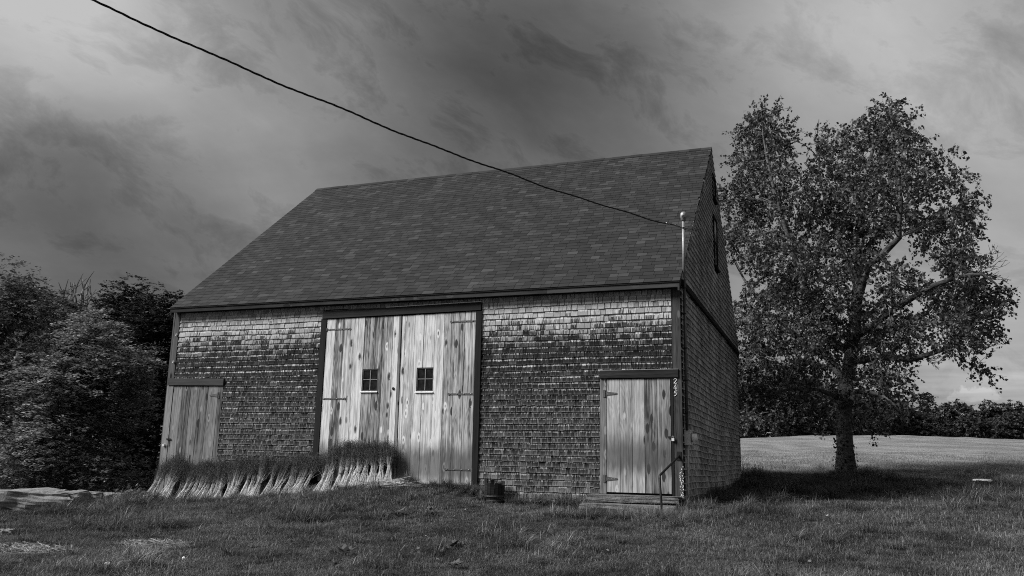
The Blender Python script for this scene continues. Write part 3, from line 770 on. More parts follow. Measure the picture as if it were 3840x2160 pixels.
# ------------------------------------------------------------------ things fixed to or hung on the barn
def padlock(x, z, y, rot, label):
    e_ = empty('padlock', (x, y, z)); tag(e_, label, 'padlock', 'padlocks on the doors')
    b = MB().box(-.024, .024, -.012, .012, -.055, -.005).build('body', MAT['brass'], None)
    s = MB().tube([(-.015, 0, -.006), (-.015, 0, .022), (-.008, 0, .032), (.008, 0, .032), (.015, 0, .022), (.015, 0, -.006)], .0045, 6).build('shackle', MAT['galv'], None)
    for q in (b, s): q.parent = e_
    e_.rotation_euler = (0, rot, 0)
padlock(11.588, 1.0, -.066, 0, 'small pale padlock on the hasp of the door by the house number')
padlock(.11, .74, -.070, 1.2, 'pale padlock hanging on the hasp of the door behind the sheaves')

sm = empty('service_mast', (11.82, .12, .9))
tag(sm, 'metal electric service mast with rounded weatherhead standing above the eave', 'service mast')
MB().tube([(11.815, .12, 1.14), (11.816, .12, 2.0), (11.818, .12, 3.95)], .028, 12).build('pipe', MAT['pipe_dark'], sm, True)
MB().tube([(11.818, .12, 3.951), (11.83, .12, 5.12)], .029, 12).build('upper_pipe', MAT['galv'], sm, True)
wh = MB().lathe([(.034, 0), (.05, .01), (.055, .06), (.062, .07), (.066, .11), (.058, .15), (.035, .178), (0.001, .185)], (11.832, .12, 5.10), 14).build('weatherhead', MAT['galv'], sm, True)
MB().lathe([(.0005, 0), (.030, 0.0), (.030, .012)], (11.845, .045, 5.17), 12, 'Y').build('wire_inlet', MAT['black_iron'], wh)
for z_ in (1.45, 2.05, 2.65, 3.3, 3.8): MB().lathe([(.030, -.012), (.034, -.012), (.034, .012), (.030, .012)], (11.816, .12, z_), 12).box(W+.0, 11.80, .09, .15, z_-.01, z_+.01).build('clamp', MAT['black_iron'], sm)
em = empty('electric_meter', (11.8, .27, .88))
tag(em, 'grey electric meter box with round glass dial on the side wall', 'electric meter')
bxm = MB().box(11.765, 11.868, .11, .42, .88, 1.135).build('box', MAT['grey_metal'], em)
MB().box(11.760, 11.876, .10, .43, 1.136, 1.15).build('lid', MAT['grey_metal'], bxm)
MB().lathe([(.0005, 0), (.078, 0), (.078, .02), (.07, .025), (.07, .09), (.055, .105), (.0005, .108)], (11.869, .265, 1.02), 18, 'X').build('dial', MAT['meter_glass'], em, True)
MB().lathe([(.072, 0), (.086, 0), (.086, .022), (.072, .022)], (11.869, .265, 1.02), 18, 'X').build('ring', MAT['galv'], em, True)
MB().tube([(11.81, .2, .88), (11.81, .2, .5), (11.805, .2, .1), (11.815, .2, -.3)], .015, 8).build('lower_conduit', MAT['grey_metal'], em, True)

# overhead cable: three twisted strands from a pole beyond the frame
A = CAM+ray(340, 0)*9.5; B = np.array([11.84, -.02, 4.93])
ab = B-A; A2 = A-ab*.75
def cable_pt(s):                       # s in 0..1 over A2..B
    p = A2+(B-A2)*s; p = p.copy(); p[2] -= 4*.62*s*(1-s); return p
# lift the far end so that the sagging line still passes through A
sA = .75/1.75; A2[2] += 4*.62*sA*(1-sA)/(1-sA)*1.0
oc = empty('overhead_cable', tuple(B)); tag(oc, 'black twisted overhead power cable running down to the mast', 'cable')
L_ = np.linalg.norm(B-A2); n_ = 420
dv = (B-A2)/L_; s1 = np.cross(dv, [0, 0, 1]); s1 /= np.linalg.norm(s1); s2 = np.cross(s1, dv)
for w_, (rr_, mt) in enumerate(((.0068, 'cable'), (.0068, 'cable'), (.0050, 'cable'))):
    pts = []
    for i in range(n_+1):
        s = i/n_; a = s*L_/.42*2*math.pi+w_*2.094
        j = .008*math.sin(s*L_*4.1)+.006*math.sin(s*L_*2.3+1)
        fade = 1.0 if s < .985 else (1-s)/.015
        pts.append(cable_pt(s)+0.0072*fade*(math.cos(a)*s1+math.sin(a)*s2)+j*s2*fade)
    MB().tube(pts, rr_, 6).build('strand', MAT[mt], oc, True)
for q, s in enumerate((.972, .988)):
    p = cable_pt(s); MB().tube([p-.06*dv, p+.06*dv], .014, 8).build('splice', MAT['wire'], oc)
def bez(p0, p1, p2, p3, n=18):
    o_ = []
    for i in range(n+1):
        s = i/n; o_.append((1-s)**3*np.array(p0)+3*s*(1-s)**2*np.array(p1)+3*s*s*(1-s)*np.array(p2)+s**3*np.array(p3))
    return o_
wh0 = (11.846, .03, 5.17); cn_ = cable_pt(.99)
for q, (ox, oz, ll) in enumerate(((.40, -.42, .30), (.46, -.36, .34), (.24, -.30, .16))):
    MB().tube(bez(wh0, (wh0[0]+ox, .02, wh0[2]+.0-.02*q), (wh0[0]+ox+.04, .0, wh0[2]+oz-.12), tuple(cn_+np.array([.05*q, 0, -.01*q]))), .0055, 6).build('drip_loop', MAT['cable'], oc, True)
MB().tube([(11.842, .12, 4.93), (11.846, .05, 4.93), tuple(B)], .010, 6).build('bracket', MAT['galv'], oc)

# steps and handrail ----------------------------------------------------
def rock(name, c, size, mt, parent=None, seed=0, amp=.10, sub=3, rot=0.0, box=.75, tilt=0.0):
    bm = bmesh.new(); bmesh.ops.create_cube(bm, size=2.0)
    bmesh.ops.subdivide_edges(bm, edges=bm.edges[:], cuts=sub, use_grid_fill=True)
    off = Vector((seed*7.3, seed*3.1, seed*1.7))
    for v in bm.verts:
        p = v.co.copy(); sp = p.normalized()*1.25
        q = p*box+sp*(1-box)
        d = mnoise.fractal(q*1.1+off, 1.0, 2.0, 3)*amp*1.6+mnoise.noise(q*3.3+off)*amp*.6+mnoise.noise(q*8.0+off)*amp*.25
        q = q*(1+d)
        q = Vector((q.x*size[0]/2, q.y*size[1]/2, q.z*size[2]/2))
        v.co = Matrix.Rotation(rot, 3, 'Z') @ (Matrix.Rotation(tilt, 3, 'Y') @ q)
    me = bpy.data.meshes.new(name); bm.to_mesh(me); bm.free(); me.materials.append(mt)
    ob = link(name, me, parent); ob.location = c
    return ob
GRP = 'stone steps at the small door'
s_ = rock('stone_step', (10.91, -.175, -.088), (1.66, .44, .125), MAT['step'], None, 3, .05, 8, 0, .97); tag(s_, 'top stone slab of the steps, right under the plank door', 'stone step', GRP)
s_ = rock('stone_step', (10.86, -.50, -.275), (1.66, .62, .20), MAT['step'], None, 5, .05, 8, 0, .97); tag(s_, 'middle stone slab of the steps, a little wider at one end', 'stone step', GRP)
s_ = rock('stone_step', (11.15, -.95, -.405), (.8, .42, .20), MAT['step'], None, 8, .05, 4, 0, .95); tag(s_, 'lowest flat stone of the steps, half sunk in grass', 'stone step', GRP)
hr = empty('handrail', (11.55, -1.05, tz(11.55, -1.05))); tag(hr, 'black iron pipe handrail bent down beside the stone steps', 'handrail')
MB().tube([(11.69, -.04, .68), (11.66, -.2, .625), (11.53, -.94, .372), (11.512, -1.0, .34), (11.514, -1.02, .30), (11.54, -1.04, -.1), (11.556, -1.05, -.55)], .0205, 10).build('pipe', MAT['black_iron'], hr, True)
MB().box(11.65, 11.73, -.045, -.037, .60, .76).build('wall_bracket', MAT['black_iron'], hr)

# wooden tub -------------------------------------------------------------
tb = empty('wooden_tub', (8.24, -.28, tz(8.24, -.28))); tag(tb, 'old broken wooden tub in the grass against the shingles', 'tub')
zb = tz(8.24, -.28)-.06
for k in range(16):
    a0, a1 = 2*math.pi*k/16+.02, 2*math.pi*(k+1)/16-.02; h_ = .13-zb+rng.normal(0, .03)
    b = MB(); q = []
    for (r0, zz) in ((.15, zb), (.175, zb+h_)):
        for (aa, dr_) in ((a0, 0), (a0, .022), (a1, .022), (a1, 0)): q.append((8.24+(r0+dr_)*math.cos(aa), -.30+(r0+dr_)*math.sin(aa), zz))
    b.hexa([q[0], q[3], q[2], q[1], q[4], q[7], q[6], q[5]], rng.random()).build('stave', MAT['dark_wood_h'], tb)
for zz, rr_ in ((zb+.09, .183), (zb+.17, .191)): MB().lathe([(rr_, -.014), (rr_+.006, -.014), (rr_+.006, .014), (rr_, .014)], (8.24, -.30, zz), 24).build('hoop', MAT['rust_iron'], tb)
MB().lathe([(.0005, 0), (.16, 0)], (8.24, -.30, .05), 16).build('bottom_board', MAT['dark_wood'], tb)

# ------------------------------------------------------------------ flax sheaves leaning on the barn
ORD = ['first', 'second', 'third', 'fourth', 'fifth', 'sixth', 'seventh', 'eighth', 'ninth', 'tenth', 'eleventh', 'twelfth', 'thirteenth', 'fourteenth', 'fifteenth', 'sixteenth', 'seventeenth', 'eighteenth', 'nineteenth', 'twentieth', 'twenty-first', 'twenty-second', 'twenty-third', 'twenty-fourth', 'twenty-fifth', 'twenty-sixth', 'twenty-seventh', 'twenty-eighth', 'twenty-ninth', 'thirtieth']
def sheaf(x, y, h, lean, topy, label, group, nst=58, spread=.12):
    z0 = tz(x, y)-.02
    e_ = empty('flax_sheaf', (x, y, z0)); tag(e_, label, 'sheaf', group)
    tie_s = rng.uniform(.30, .50); tw = rng.uniform(.020, .045); top_w = rng.uniform(.14, .20)
    V = []; F = []; Rr = []; sV = []; sF = []; sR = []
    skew = rng.normal(0, .03)
    for i in range(nst):
        a = rng.random()*2*math.pi; q = math.sqrt(rng.random())
        b0 = np.array([x+spread*q*math.cos(a)+skew, y+.75*spread*q*math.sin(a)-.02, z0+rng.uniform(-.01, .03)])
        ti = np.array([x+lean*tie_s+tw*q*math.cos(a+.3), y+(topy-y)*tie_s+tw*q*math.sin(a+.3), z0+h*tie_s])
        stray = rng.random() < .07; hl = h*rng.uniform(.80, 1.06)*(.85 if stray else 1)
        tp = np.array([x+lean+top_w*q*math.cos(a+.5)*1.15, min(topy+top_w*.5*q*math.sin(a+.5), -.065), z0+hl])+(np.array([rng.normal(0, .16), -abs(rng.normal(0, .10)), -.05]) if stray else 0)
        pts = []
        for s in np.linspace(0, 1, 7):
            if s < tie_s: k = s/tie_s; k2 = k**.8; p = b0*(1-k2)+ti*k2
            else: k = (s-tie_s)/(1-tie_s); p = ti*(1-k)+tp*k; p = p+np.array([0, 0, .02*math.sin(k*3.14)])
            pts.append(p+rng.normal(0, .006, 3))
        wdt = rng.uniform(.0020, .0036); bs = len(V); rv = rng.random()
        for j, p in enumerate(pts):
            ww = wdt*(1.0 if j < 4 else .75)
            for aa in (0, 2.09, 4.19): V.append(p+ww*np.array([math.cos(aa+a), math.sin(aa+a), 0]))
        for j in range(6):
            for k in range(3): F.append((bs+j*3+k, bs+j*3+(k+1) % 3, bs+j*3+3+(k+1) % 3, bs+j*3+3+k)); Rr.append(np.clip((rv*.5+.5)*(1.0, 1.0, .8, .38, .12, .05)[j], 0, 1))
        # seed heads: small bolls on fine stems round the top
        for m_ in range(20):
            k = rng.uniform(.50, 1.07); p = ti*(1-k)+tp*k+rng.normal(0, .032, 3)
            p[1] = min(p[1], -.055); r_ = rng.uniform(.0035, .0068); bs = len(sV); rv2 = rng.random()**2
            for d_ in ((1, 0, 0), (-1, 0, 0), (0, 1, 0), (0, -1, 0), (0, 0, 1.3), (0, 0, -1.3)): sV.append(p+r_*np.array(d_))
            for f in ((0, 2, 4), (2, 1, 4), (1, 3, 4), (3, 0, 4), (2, 0, 5), (1, 2, 5), (3, 1, 5), (0, 3, 5)): sF.append(tuple(bs+u for u in f)); sR.append(rv2)
            # its stalk
            bs = len(sV); q0 = p-np.array([rng.normal(0, .012), rng.normal(0, .008), rng.uniform(.03, .075)])
            sV.extend([q0-np.array([.0013, 0, 0]), q0+np.array([.0013, 0, 0]), p]); sF.append((bs, bs+1, bs+2)); sR.append(.25)
    me = fastmesh('stalks', V, F, MAT['straw'], Rr); ob = link('stalks', me, e_); tag(ob, kind='stuff')
    me = fastmesh('seed_heads', sV, np.array(sF), MAT['seed'], sR); ob = link('seed_heads', me, e_); tag(ob, kind='stuff')
    ci = np.array([x+lean*tie_s, y+(topy-y)*tie_s, z0+h*tie_s])
    MB().tube([ci+(tw+.006)*np.array([math.cos(a), math.sin(a), .12*math.cos(a)]) for a in np.linspace(0, 2*math.pi, 11)], .0045, 5, cap=False).build('tie', MAT['hay'], e_)
    return e_
G1 = 'flax sheaves in the low row under the shingles'; G2 = 'flax sheaves in front of the barn door'
xs1 = np.linspace(.12, 4.10, 30)
for i, x in enumerate(xs1):
    x = x+rng.normal(0, .035)
    lbl = f'flax sheaf in the low row by the knotty door, {ORD[i]} from its outer corner end' if i < 9 else f'flax sheaf in the low row beneath the shingles, {ORD[i]} from the barn corner'
    sheaf(x, -.40+rng.normal(0, .06), .82+.05*math.sin(i*.9)+.05*rng.normal(), .12+.12*math.sin(i*.28+.2)+rng.normal(0, .05), -.15, lbl, G1, int(rng.uniform(50, 78)), rng.uniform(.07, .15))
xs2 = np.linspace(4.50, 6.06, 13)
for i, x in enumerate(xs2):
    x = x+rng.normal(0, .04); f_ = i/12
    sheaf(x, -.46+rng.normal(0, .03), .80+.14*math.sin(math.pi*min(1, f_+.25))+.02*rng.normal(), .12-.36*f_+rng.normal(0, .06), -.17, f'tall flax sheaf leaning on the big plank door, {ORD[i]} counted from the door post', G2, int(rng.uniform(62, 95)), rng.uniform(.09, .17))
# loose straw that slid to the ground
def scatter_straw(name, c, rx, ry, n, L, ang, asp, label, cat, mt, hz=.10):
    V = []; F = []; Rr = []
    for i in range(n):
        a = rng.random()*6.283; q = math.sqrt(rng.random()); x = c[0]+rx*q*math.cos(a); y = min(c[1]+ry*q*math.sin(a), c[2]); z = tz(x, y)+.03+hz*(1-q)*rng.random()
        dd = ang+rng.normal(0, asp); l = L*rng.uniform(.5, 1.1); d = np.array([math.cos(dd), math.sin(dd), rng.normal(.05, .12)])
        w_ = rng.uniform(.0022, .0042); bend = rng.normal(0, .05); bs = len(V)
        for s in (-.5, -.17, .17, .5):
            p = np.array([x, y, z])+d*l*s+np.array([-d[1], d[0], 0])*bend*(1-4*s*s); p[2] = max(p[2], tz(p[0], p[1])+.012); p[1] = min(p[1], c[2])
            for aa in (0, 2.09, 4.19): V.append(p+w_*np.array([-d[1]*math.cos(aa), d[0]*math.cos(aa), math.sin(aa)]))
        rv = rng.random()
        for j in range(3):
            for k in range(3): F.append((bs+j*3+k, bs+j*3+(k+1) % 3, bs+j*3+3+(k+1) % 3, bs+j*3+3+k)); Rr.append(rv)
    ob = link(name, fastmesh(name, V, F, MAT[mt], Rr)); tag(ob, label, cat, None, 'stuff'); return ob
scatter_straw('loose_straw', (6.22, -.62, -.12), .40, .22, 190, .62, .25, .28, 'loose straw slid to the ground beside the sheaves', 'straw', 'straw', .13)
h0 = hit(570, 2050); h1 = hit(110, 2070); h2 = hit(820, 2080)
scatter_straw('dry_grass', (h0[0], h0[1], 99), .55, .28, 260, .30, 2.6, .7, 'pale heap of dry cut grass on the near lawn', 'dry grass', 'hay', .06)
scatter_straw('dry_grass', (h1[0], h1[1], 99), .75, .40, 330, .32, 2.8, .7, 'pale dry cut grass near the stones at the frame edge', 'dry grass', 'hay', .06)

# ------------------------------------------------------------------ leaves and trees
def leaf_mesh(name, P, N, T, size, mat_, rnd, aspect=.62, fold=.18):
    """rhombic leaves: P centres (n,3), N normals, T tip directions"""
    n = len(P); S = np.cross(N, T); S /= (np.linalg.norm(S, axis=1, keepdims=True)+1e-9)
    size = np.asarray(size).reshape(-1, 1)*np.ones((n, 1))
    a = P-T*size*.5; c = P+T*size*.5; b = P+S*size*aspect*.5-N*size*fold*.5-T*size*.08; d = P-S*size*aspect*.5-N*size*fold*.5-T*size*.08
    V = np.stack([a, b, c, d], 1).reshape(-1, 3); i = np.arange(n)*4
    F = np.concatenate([np.stack([i, i+1, i+2], 1), np.stack([i, i+2, i+3], 1)])
    return fastmesh(name, V, F, mat_, np.concatenate([rnd, rnd]))
def unit(v): return v/(np.linalg.norm(v, axis=-1, keepdims=True)+1e-9)
def sprigs(centres, radii, per, nleaf, slen, g, flat=0.0, droop=.4, shell=.5, jit=.13):
    """sprigs spread through ellipsoids; returns leaf points, normals, tips"""
    Ps = []; Ns = []; Ts = []; tw = []
    for c, r, n in zip(centres, radii, per):
        d = unit(g.normal(size=(n, 3))); rr = g.random((n, 1))**shell; r = np.asarray(r)
        base = np.asarray(c)+d*rr*r
        out = unit(d*r/np.max(r)+g.normal(0, .45, (n, 3))+np.array([0, 0, -droop*.5]))
        if flat: out[:, 2] *= (1-flat); out = unit(out)
        L = slen*g.uniform(.6, 1.25, (n, 1))
        s = g.random((n, nleaf, 1))
        p = base[:, None]+out[:, None]*L[:, None]*s
        p[..., 2] -= droop*.35*(s[..., 0]**2)*L
        p += g.normal(0, slen*jit, p.shape)*np.array([1, 1, .45 if flat else 1.0])
        nn = g.normal(0, 1, p.shape)
        if flat: nn = nn*(1-flat)+np.array([0, 0, 1.0])*flat*1.6
        nn = unit(nn)
        tt = out[:, None]+g.normal(0, .6, p.shape)+np.array([0, 0, -droop]); tt = tt-nn*np.sum(tt*nn, -1, keepdims=True); tt = unit(tt)
        Ps.append(p.reshape(-1, 3)); Ns.append(nn.reshape(-1, 3)); Ts.append(tt.reshape(-1, 3)); tw.append((base, out, L))
    return np.concatenate(Ps), np.concatenate(Ns), np.concatenate(Ts), tw
def limb_path(p0, p1, n, wob, g, sag=0.0):
    p0 = np.asarray(p0, float); p1 = np.asarray(p1, float); L = np.linalg.norm(p1-p0); pts = []
    ph = g.random(3)*6
    for i in range(n+1):
        s = i/n; p = p0*(1-s)+p1*s
        p = p+wob*L*math.sin(math.pi*s)*np.array([math.sin(3.1*s+ph[0]), math.sin(2.7*s+ph[1]), .6*math.sin(3.7*s+ph[2])])
        p[2] += sag*L*math.sin(math.pi*s); pts.append(p)
    return pts

# --- the birch beside the barn
gB = np.random.default_rng(7)
BD = 29.0
def bp(x, y, dd=0.0): return at(x*1.4907, y*1.4907, BD+dd)     # x, y on a 2576-wide print of the photograph
base = bp(2128, 1187); base[2] = tz(base[0], base[1])
birch = empty('birch_tree', tuple(base)); tag(birch, 'tall leafy birch standing alone between barn and hay field', 'birch tree')
tp = [base+[0, 0, -.2], base+[0, 0, .12], bp(2126, 1130), bp(2122, 1060), bp(2128, 980), bp(2142, 890), bp(2152, 800), bp(2160, 700, .3), bp(2163, 600, .5), bp(2170, 500, .6), bp(2190, 400, .6), bp(2215, 300, .6)]
trk = MB(); trk.tube(tp, [.50, .34, .255, .245, .235, .215, .19, .165, .135, .10, .065, .02], 14); trk.build('trunk', MAT['birch_bark'], birch, True)
limbs = [[(2142, 890, 0), (2085, 840, -.5), (2040, 760, -1.2), (2000, 650, -1.5), (1960, 520, -1.6), (1930, 400, -1.6), (1915, 280, -1.5)],
         [(2128, 960, 0), (2080, 900, .6), (2010, 850, 1.5), (1930, 790, 2.2), (1870, 700, 2.6), (1830, 600, 2.6)],
         [(2152, 780, .1), (2185, 665, -.8), (2225, 635, -1.2), (2262, 598, -1.5), (2264, 540, -1.5), (2262, 470, -1.4), (2250, 330, -1.0), (2235, 245, -.8)],
         [(2150, 850, 0), (2220, 800, -.8), (2310, 740, -1.6), (2400, 700, -2.0), (2470, 690, -2.1), (2520, 730, -2.0)],
         [(2140, 910, 0), (2215, 895, -.4), (2290, 905, -.9), (2370, 880, -1.1), (2430, 840, -1.2), (2480, 880, -1.2)],
         [(2145, 880, 0), (2230, 840, 1.2), (2330, 790, 2.2), (2420, 650, 2.6), (2440, 540, 2.6)],
         [(2156, 730, .2), (2120, 640, 1.4), (2080, 520, 2.0), (2060, 400, 2.2), (2060, 300, 2.2)],
         [(2163, 640, .4), (2240, 560, 1.6), (2310, 470, 2.2), (2350, 390, 2.3)],
         [(2125, 1000, 0), (2060, 980, -1.0), (1980, 980, -2.2), (1900, 1000, -2.6)],
         [(2128, 985, 0), (2180, 985, -1.2), (2230, 1000, -2.0), (2265, 1040, -2.2)],
         [(2122, 1030, 0), (2090, 1010, 1.0), (2030, 1020, 2.0)]]
for L in limbs:
    pts = [bp(*q) for q in L]; r0 = .115 if len(L) > 5 else .075
    fine = []
    for i in range(len(pts)-1):
        for s in (0, .5): fine.append(pts[i]*(1-s)+pts[i+1]*s+gB.normal(0, .04, 3)*(s > 0))
    fine.append(pts[-1]); n = len(fine)
    MB().tube(fine, [r0*(1-i/(n-1))**.8+.012 for i in range(n)], 8).build('limb', MAT['birch_bark'], birch, True)
# crown clumps: x, y, radius (print units), depth
CL = [(1915, 300, 55), (1895, 345, 60), (1960, 340, 55), (1880, 420, 70), (1950, 430, 75), (2020, 400, 60), (2065, 345, 42), (2110, 350, 45), (2140, 345, 40), (2235, 275, 45), (2210, 330, 62), (2265, 330, 55),
      (2190, 390, 70), (2290, 385, 55), (2090, 440, 80), (2150, 470, 75), (2240, 450, 75), (2310, 440, 50), (2355, 405, 36), (2385, 395, 22), (1850, 500, 60), (1910, 520, 75), (2000, 520, 80), (2090, 560, 80), (2180, 560, 70), (2250, 540, 55), (2310, 520, 48), (2370, 470, 48), (2415, 455, 34),
      (1840, 590, 55), (1900, 620, 75), (1985, 640, 85), (2080, 660, 80), (2160, 640, 55), (2330, 580, 55), (2390, 545, 55), (2440, 520, 45), (2470, 510, 30), (2455, 580, 38), (1860, 700, 60), (1930, 720, 75), (2010, 740, 80), (2100, 760, 80), (2180, 720, 55), (2260, 710, 65),
      (2330, 680, 62), (2400, 640, 55), (2440, 660, 45), (2300, 760, 70), (2390, 740, 70), (2460, 740, 60), (2510, 740, 45), (2540, 770, 32), (1870, 800, 65), (1950, 820, 75), (2030, 840, 75), (2110, 850, 55), (2200, 800, 65), (2280, 830, 65), (2370, 820, 65), (2450, 810, 55), (2500, 830, 45),
      (1880, 890, 60), (1960, 910, 65), (2050, 920, 65), (2200, 890, 60), (2290, 880, 40), (2440, 870, 35), (2475, 900, 30), (2487, 935, 20), (1890, 970, 50), (1970, 985, 60), (2060, 990, 50), (2140, 960, 50), (2210, 960, 55), (2260, 940, 35), (2150, 1030, 50), (2220, 1025, 50), (2260, 1040, 30), (2075, 1045, 35), (2300, 1000, 26), (1885, 1045, 30), (2190, 1070, 26)]
U = 1.4907*BD/FPX*1.06       # metres per print unit at the birch
cen = []; rad = []; per = []
for (x, y, r) in CL:
    if x > 2400: x -= (x-2400)*.2
    lay = 3 if r > 50 else 2
    if gB.random() < .10 and r > 40: continue
    for k in range(lay):
        dd = (gB.random()-.5)*2*(3.4 if 1900 < x < 2420 and y > 330 else 2.0)
        c = bp(x+gB.normal(0, 7), y+gB.normal(0, 7), dd); cen.append(c); R0 = r*U*.67
        rad.append((R0, R0*1.15, R0*.92)); per.append(max(5, int((r/55)**2*24)))
P, N, T, tw = sprigs(cen, rad, per, 16, .46, gB, 0.0, .55, .36, jit=.085)
me = leaf_mesh('crown', P, N, T, gB.uniform(.075, .13, len(P)), MAT['birch_leaf'], gB.random(len(P))**1.3, .72)
link('crown', me, birch)
tmb = MB()
for base_, out, L in tw:
    for b_, o_, l_ in zip(base_[::1], out[::1], L[::1]):
        if gB.random() < .55: tmb.tube([b_-o_*.25, b_+o_*float(l_[0])], [.008, .003], 3, cap=False)
for i, c in enumerate(cen):          # branchlets tie every clump to the nearest limb
    best = None
    for Lb in limbs:
        for q in Lb:
            p = bp(*q); d = np.linalg.norm(p-c)+(3.0 if p[2] > c[2]-.1 else 0)
            if best is None or d < best[0]: best = (d, p)
    if np.linalg.norm(best[1]-c) > 2.2: continue
    pp = limb_path(best[1], c, 5, .09, gB, .05); tmb.tube(pp, [.022, .02, .017, .013, .009, .006], 5, cap=False)
tag(tmb.build('twigs', MAT['birch_bark'], birch), kind='stuff')
dmb = MB()
for (x, y, s, a0) in ((2455, 690, 85, .45), (2330, 905, 38, -.15)):
    root = np.array([x, y], float)
    for k in range(7):
        a = a0+.22*(k-3); p = root.copy(); path = [bp(*p, -1.0)]
        for j in range(7):
            a += gB.normal(0, .18); p = p+s/6.5*np.array([math.cos(a), -math.sin(a)]); path.append(bp(*p, -1.0+gB.normal(0, .1)))
            if j in (2, 4):
                b2 = a+gB.choice([-.6, .6]); q = p+s*.28*np.array([math.cos(b2), -math.sin(b2)]); dmb.tube([path[-1], bp(*q, -1.0)], [.010, .004], 4)
        dmb.tube(path, np.linspace(.012, .004, len(path)), 4)
tag(dmb.build('dead_branches', MAT['dead_wood'], birch), 'bare leafless twigs poking out of the crown')
# ivy round the foot
iv = gB.normal(0, 1, (260, 3)); ang = gB.random(260)*6.28; hz = gB.random(260)**1.8*1.4
Pi = np.stack([base[0]+(.36-.06*hz)*np.cos(ang)+gB.normal(0, .05, 260), base[1]+(.36-.06*hz)*np.sin(ang)+gB.normal(0, .05, 260), base[2]+hz], 1)
Ni = unit(np.stack([np.cos(ang), np.sin(ang), gB.normal(0, .4, 260)], 1)); Ti = unit(np.cross(Ni, gB.normal(0, 1, (260, 3))))
link('ivy', leaf_mesh('ivy', Pi, Ni, Ti, gB.uniform(.06, .12, 260), MAT['dark_leaf'], gB.random(260), .8), birch)

def tree(name, label, cat, group, base, height, clumps, leaf, nle, per_m2, matl, g, flat=.55, trunk_r=.16, slen=.6, trunk_x=0.0, droop=.25):
    """clumps: list of (centre, radii)"""
    base = np.array([base[0], base[1], tz(base[0], base[1])])
    e_ = empty(name, tuple(base)); tag(e_, label, cat, group)
    top = base+np.array([trunk_x, 0, height*.9])
    tb_ = MB(); path = limb_path(base+[0, 0, -.2], top, 8, .02, g); tb_.tube(path, [trunk_r*(1-i/9.)+.02 for i in range(9)], 8)
    for c, r in clumps[:14]:
        k = int(np.clip((c[2]-base[2])/height*8*.75, 1, 7)); tb_.tube(limb_path(path[k], c, 4, .05, g), [trunk_r*.4, trunk_r*.3, trunk_r*.22, trunk_r*.15, trunk_r*.08], 5, cap=False)
    tb_.build('trunk', MAT['bark'], e_, True)
    per = [max(4, int(per_m2*(r[0]*r[1]+r[0]*r[2])*1.5)) for c, r in clumps]
    P, N, T, _ = sprigs([c for c, r in clumps], [r for c, r in clumps], per, nle, slen, g, flat, droop, .36)
    ok = P[:, 2] > terr(P[:, 0], P[:, 1])+.05; P, N, T = P[ok], N[ok], T[ok]
    link('crown', leaf_mesh('crown', P, N, T, g.uniform(.7, 1.25, len(P))*leaf, MAT[matl], g.random(len(P))**1.2, .6), e_)
    return e_, len(P)
def crown_from(xc, ytop, ybot, halfw, dist, g, n, rs=.36, conifer=False, depth=1.0):
    """clumps filling an upright crown seen at xc, ytop..ybot (print units) standing dist metres off"""
    top = at(xc*1.4907, ytop*1.4907, dist); bot = at(xc*1.4907, ybot*1.4907, dist)
    H = top[2]-bot[2]; Wd = halfw*1.4907*dist/FPX; out = []
    r0 = Wd*rs; c0 = np.array([top[0], top[1], 0.])
    if conifer:
        for i in range(n):
            v = (i+.5)/n; rr = Wd*1.1*(1-v)**.85+.12; a = g.random()*6.283; r = max(.3, rr*.42)
            q = (rr-r*.6)*math.sqrt(g.random())
            out.append((c0+np.array([q*math.cos(a), q*math.sin(a), bot[2]+H*v-r*.4]), (r*1.15, r*1.15, r*.55)))
        return out, top, H
    hz = min(H*.5, Wd*1.5); zc = top[2]-hz          # a dome on a skirt that reaches the ground
    nd = int(n*.62)
    for i in range(nd):
        d = g.normal(size=3); d /= np.linalg.norm(d); d[2] = abs(d[2]) if g.random() < .85 else d[2]
        r = r0*(.7+.55*g.random()); k = g.random()**.22
        c = c0+np.array([d[0]*(Wd-r*.75)*k, d[1]*(Wd-r*.75)*depth*k, 0.]); c[2] = zc+d[2]*(hz-r*.6)*k
        out.append((c, (r, r, r*.72)))
    out.append((c0+np.array([0, 0, top[2]-r0*.5]), (r0*.9, r0*.9, r0*.7)))
    for i in range(n-nd):
        r = r0*(.8+.5*g.random()); a = g.random()*6.283; q = (Wd*.95-r*.6)*g.random()**.4
        out.append((c0+np.array([q*math.cos(a), q*math.sin(a)*depth, bot[2]+(zc-bot[2])*g.random()]), (r, r, r*.75)))
    return out, top, H
gT = np.random.default_rng(31)
GL = 'broadleaf trees at the edge of the yard'
LT = [  # xc, ytop, ybot, halfw, dist, n, label, leaf, mat
    (5, 655, 1260, 118, 25, 26, 'tallest dark broadleaf tree at the outer frame edge', 'left_leaf'),
    (150, 722, 1230, 120, 30, 26, 'broad tree behind the layered one with bare dead branches above it', 'left_leaf'),
    (225, 785, 1250, 140, 23.5, 34, 'light layered broadleaf tree in front of the other yard trees', 'light_leaf'),
    (335, 700, 1200, 84, 37, 28, 'slim dark tree with a round top poking above its neighbours', 'dark_leaf'),
    (420, 728, 1200, 92, 34, 34, 'dark tree close behind the barn corner', 'dark_leaf'),
    (270, 745, 1220, 110, 41, 26, 'shaded tree far back between the yard trees', 'dark_leaf'),
    (70, 715, 1240, 120, 38, 26, 'shaded tree deep behind the tallest yard tree', 'dark_leaf'),
    (380, 880, 1240, 100, 29, 28, 'low dark thicket tree beside the barn wall', 'dark_leaf')]
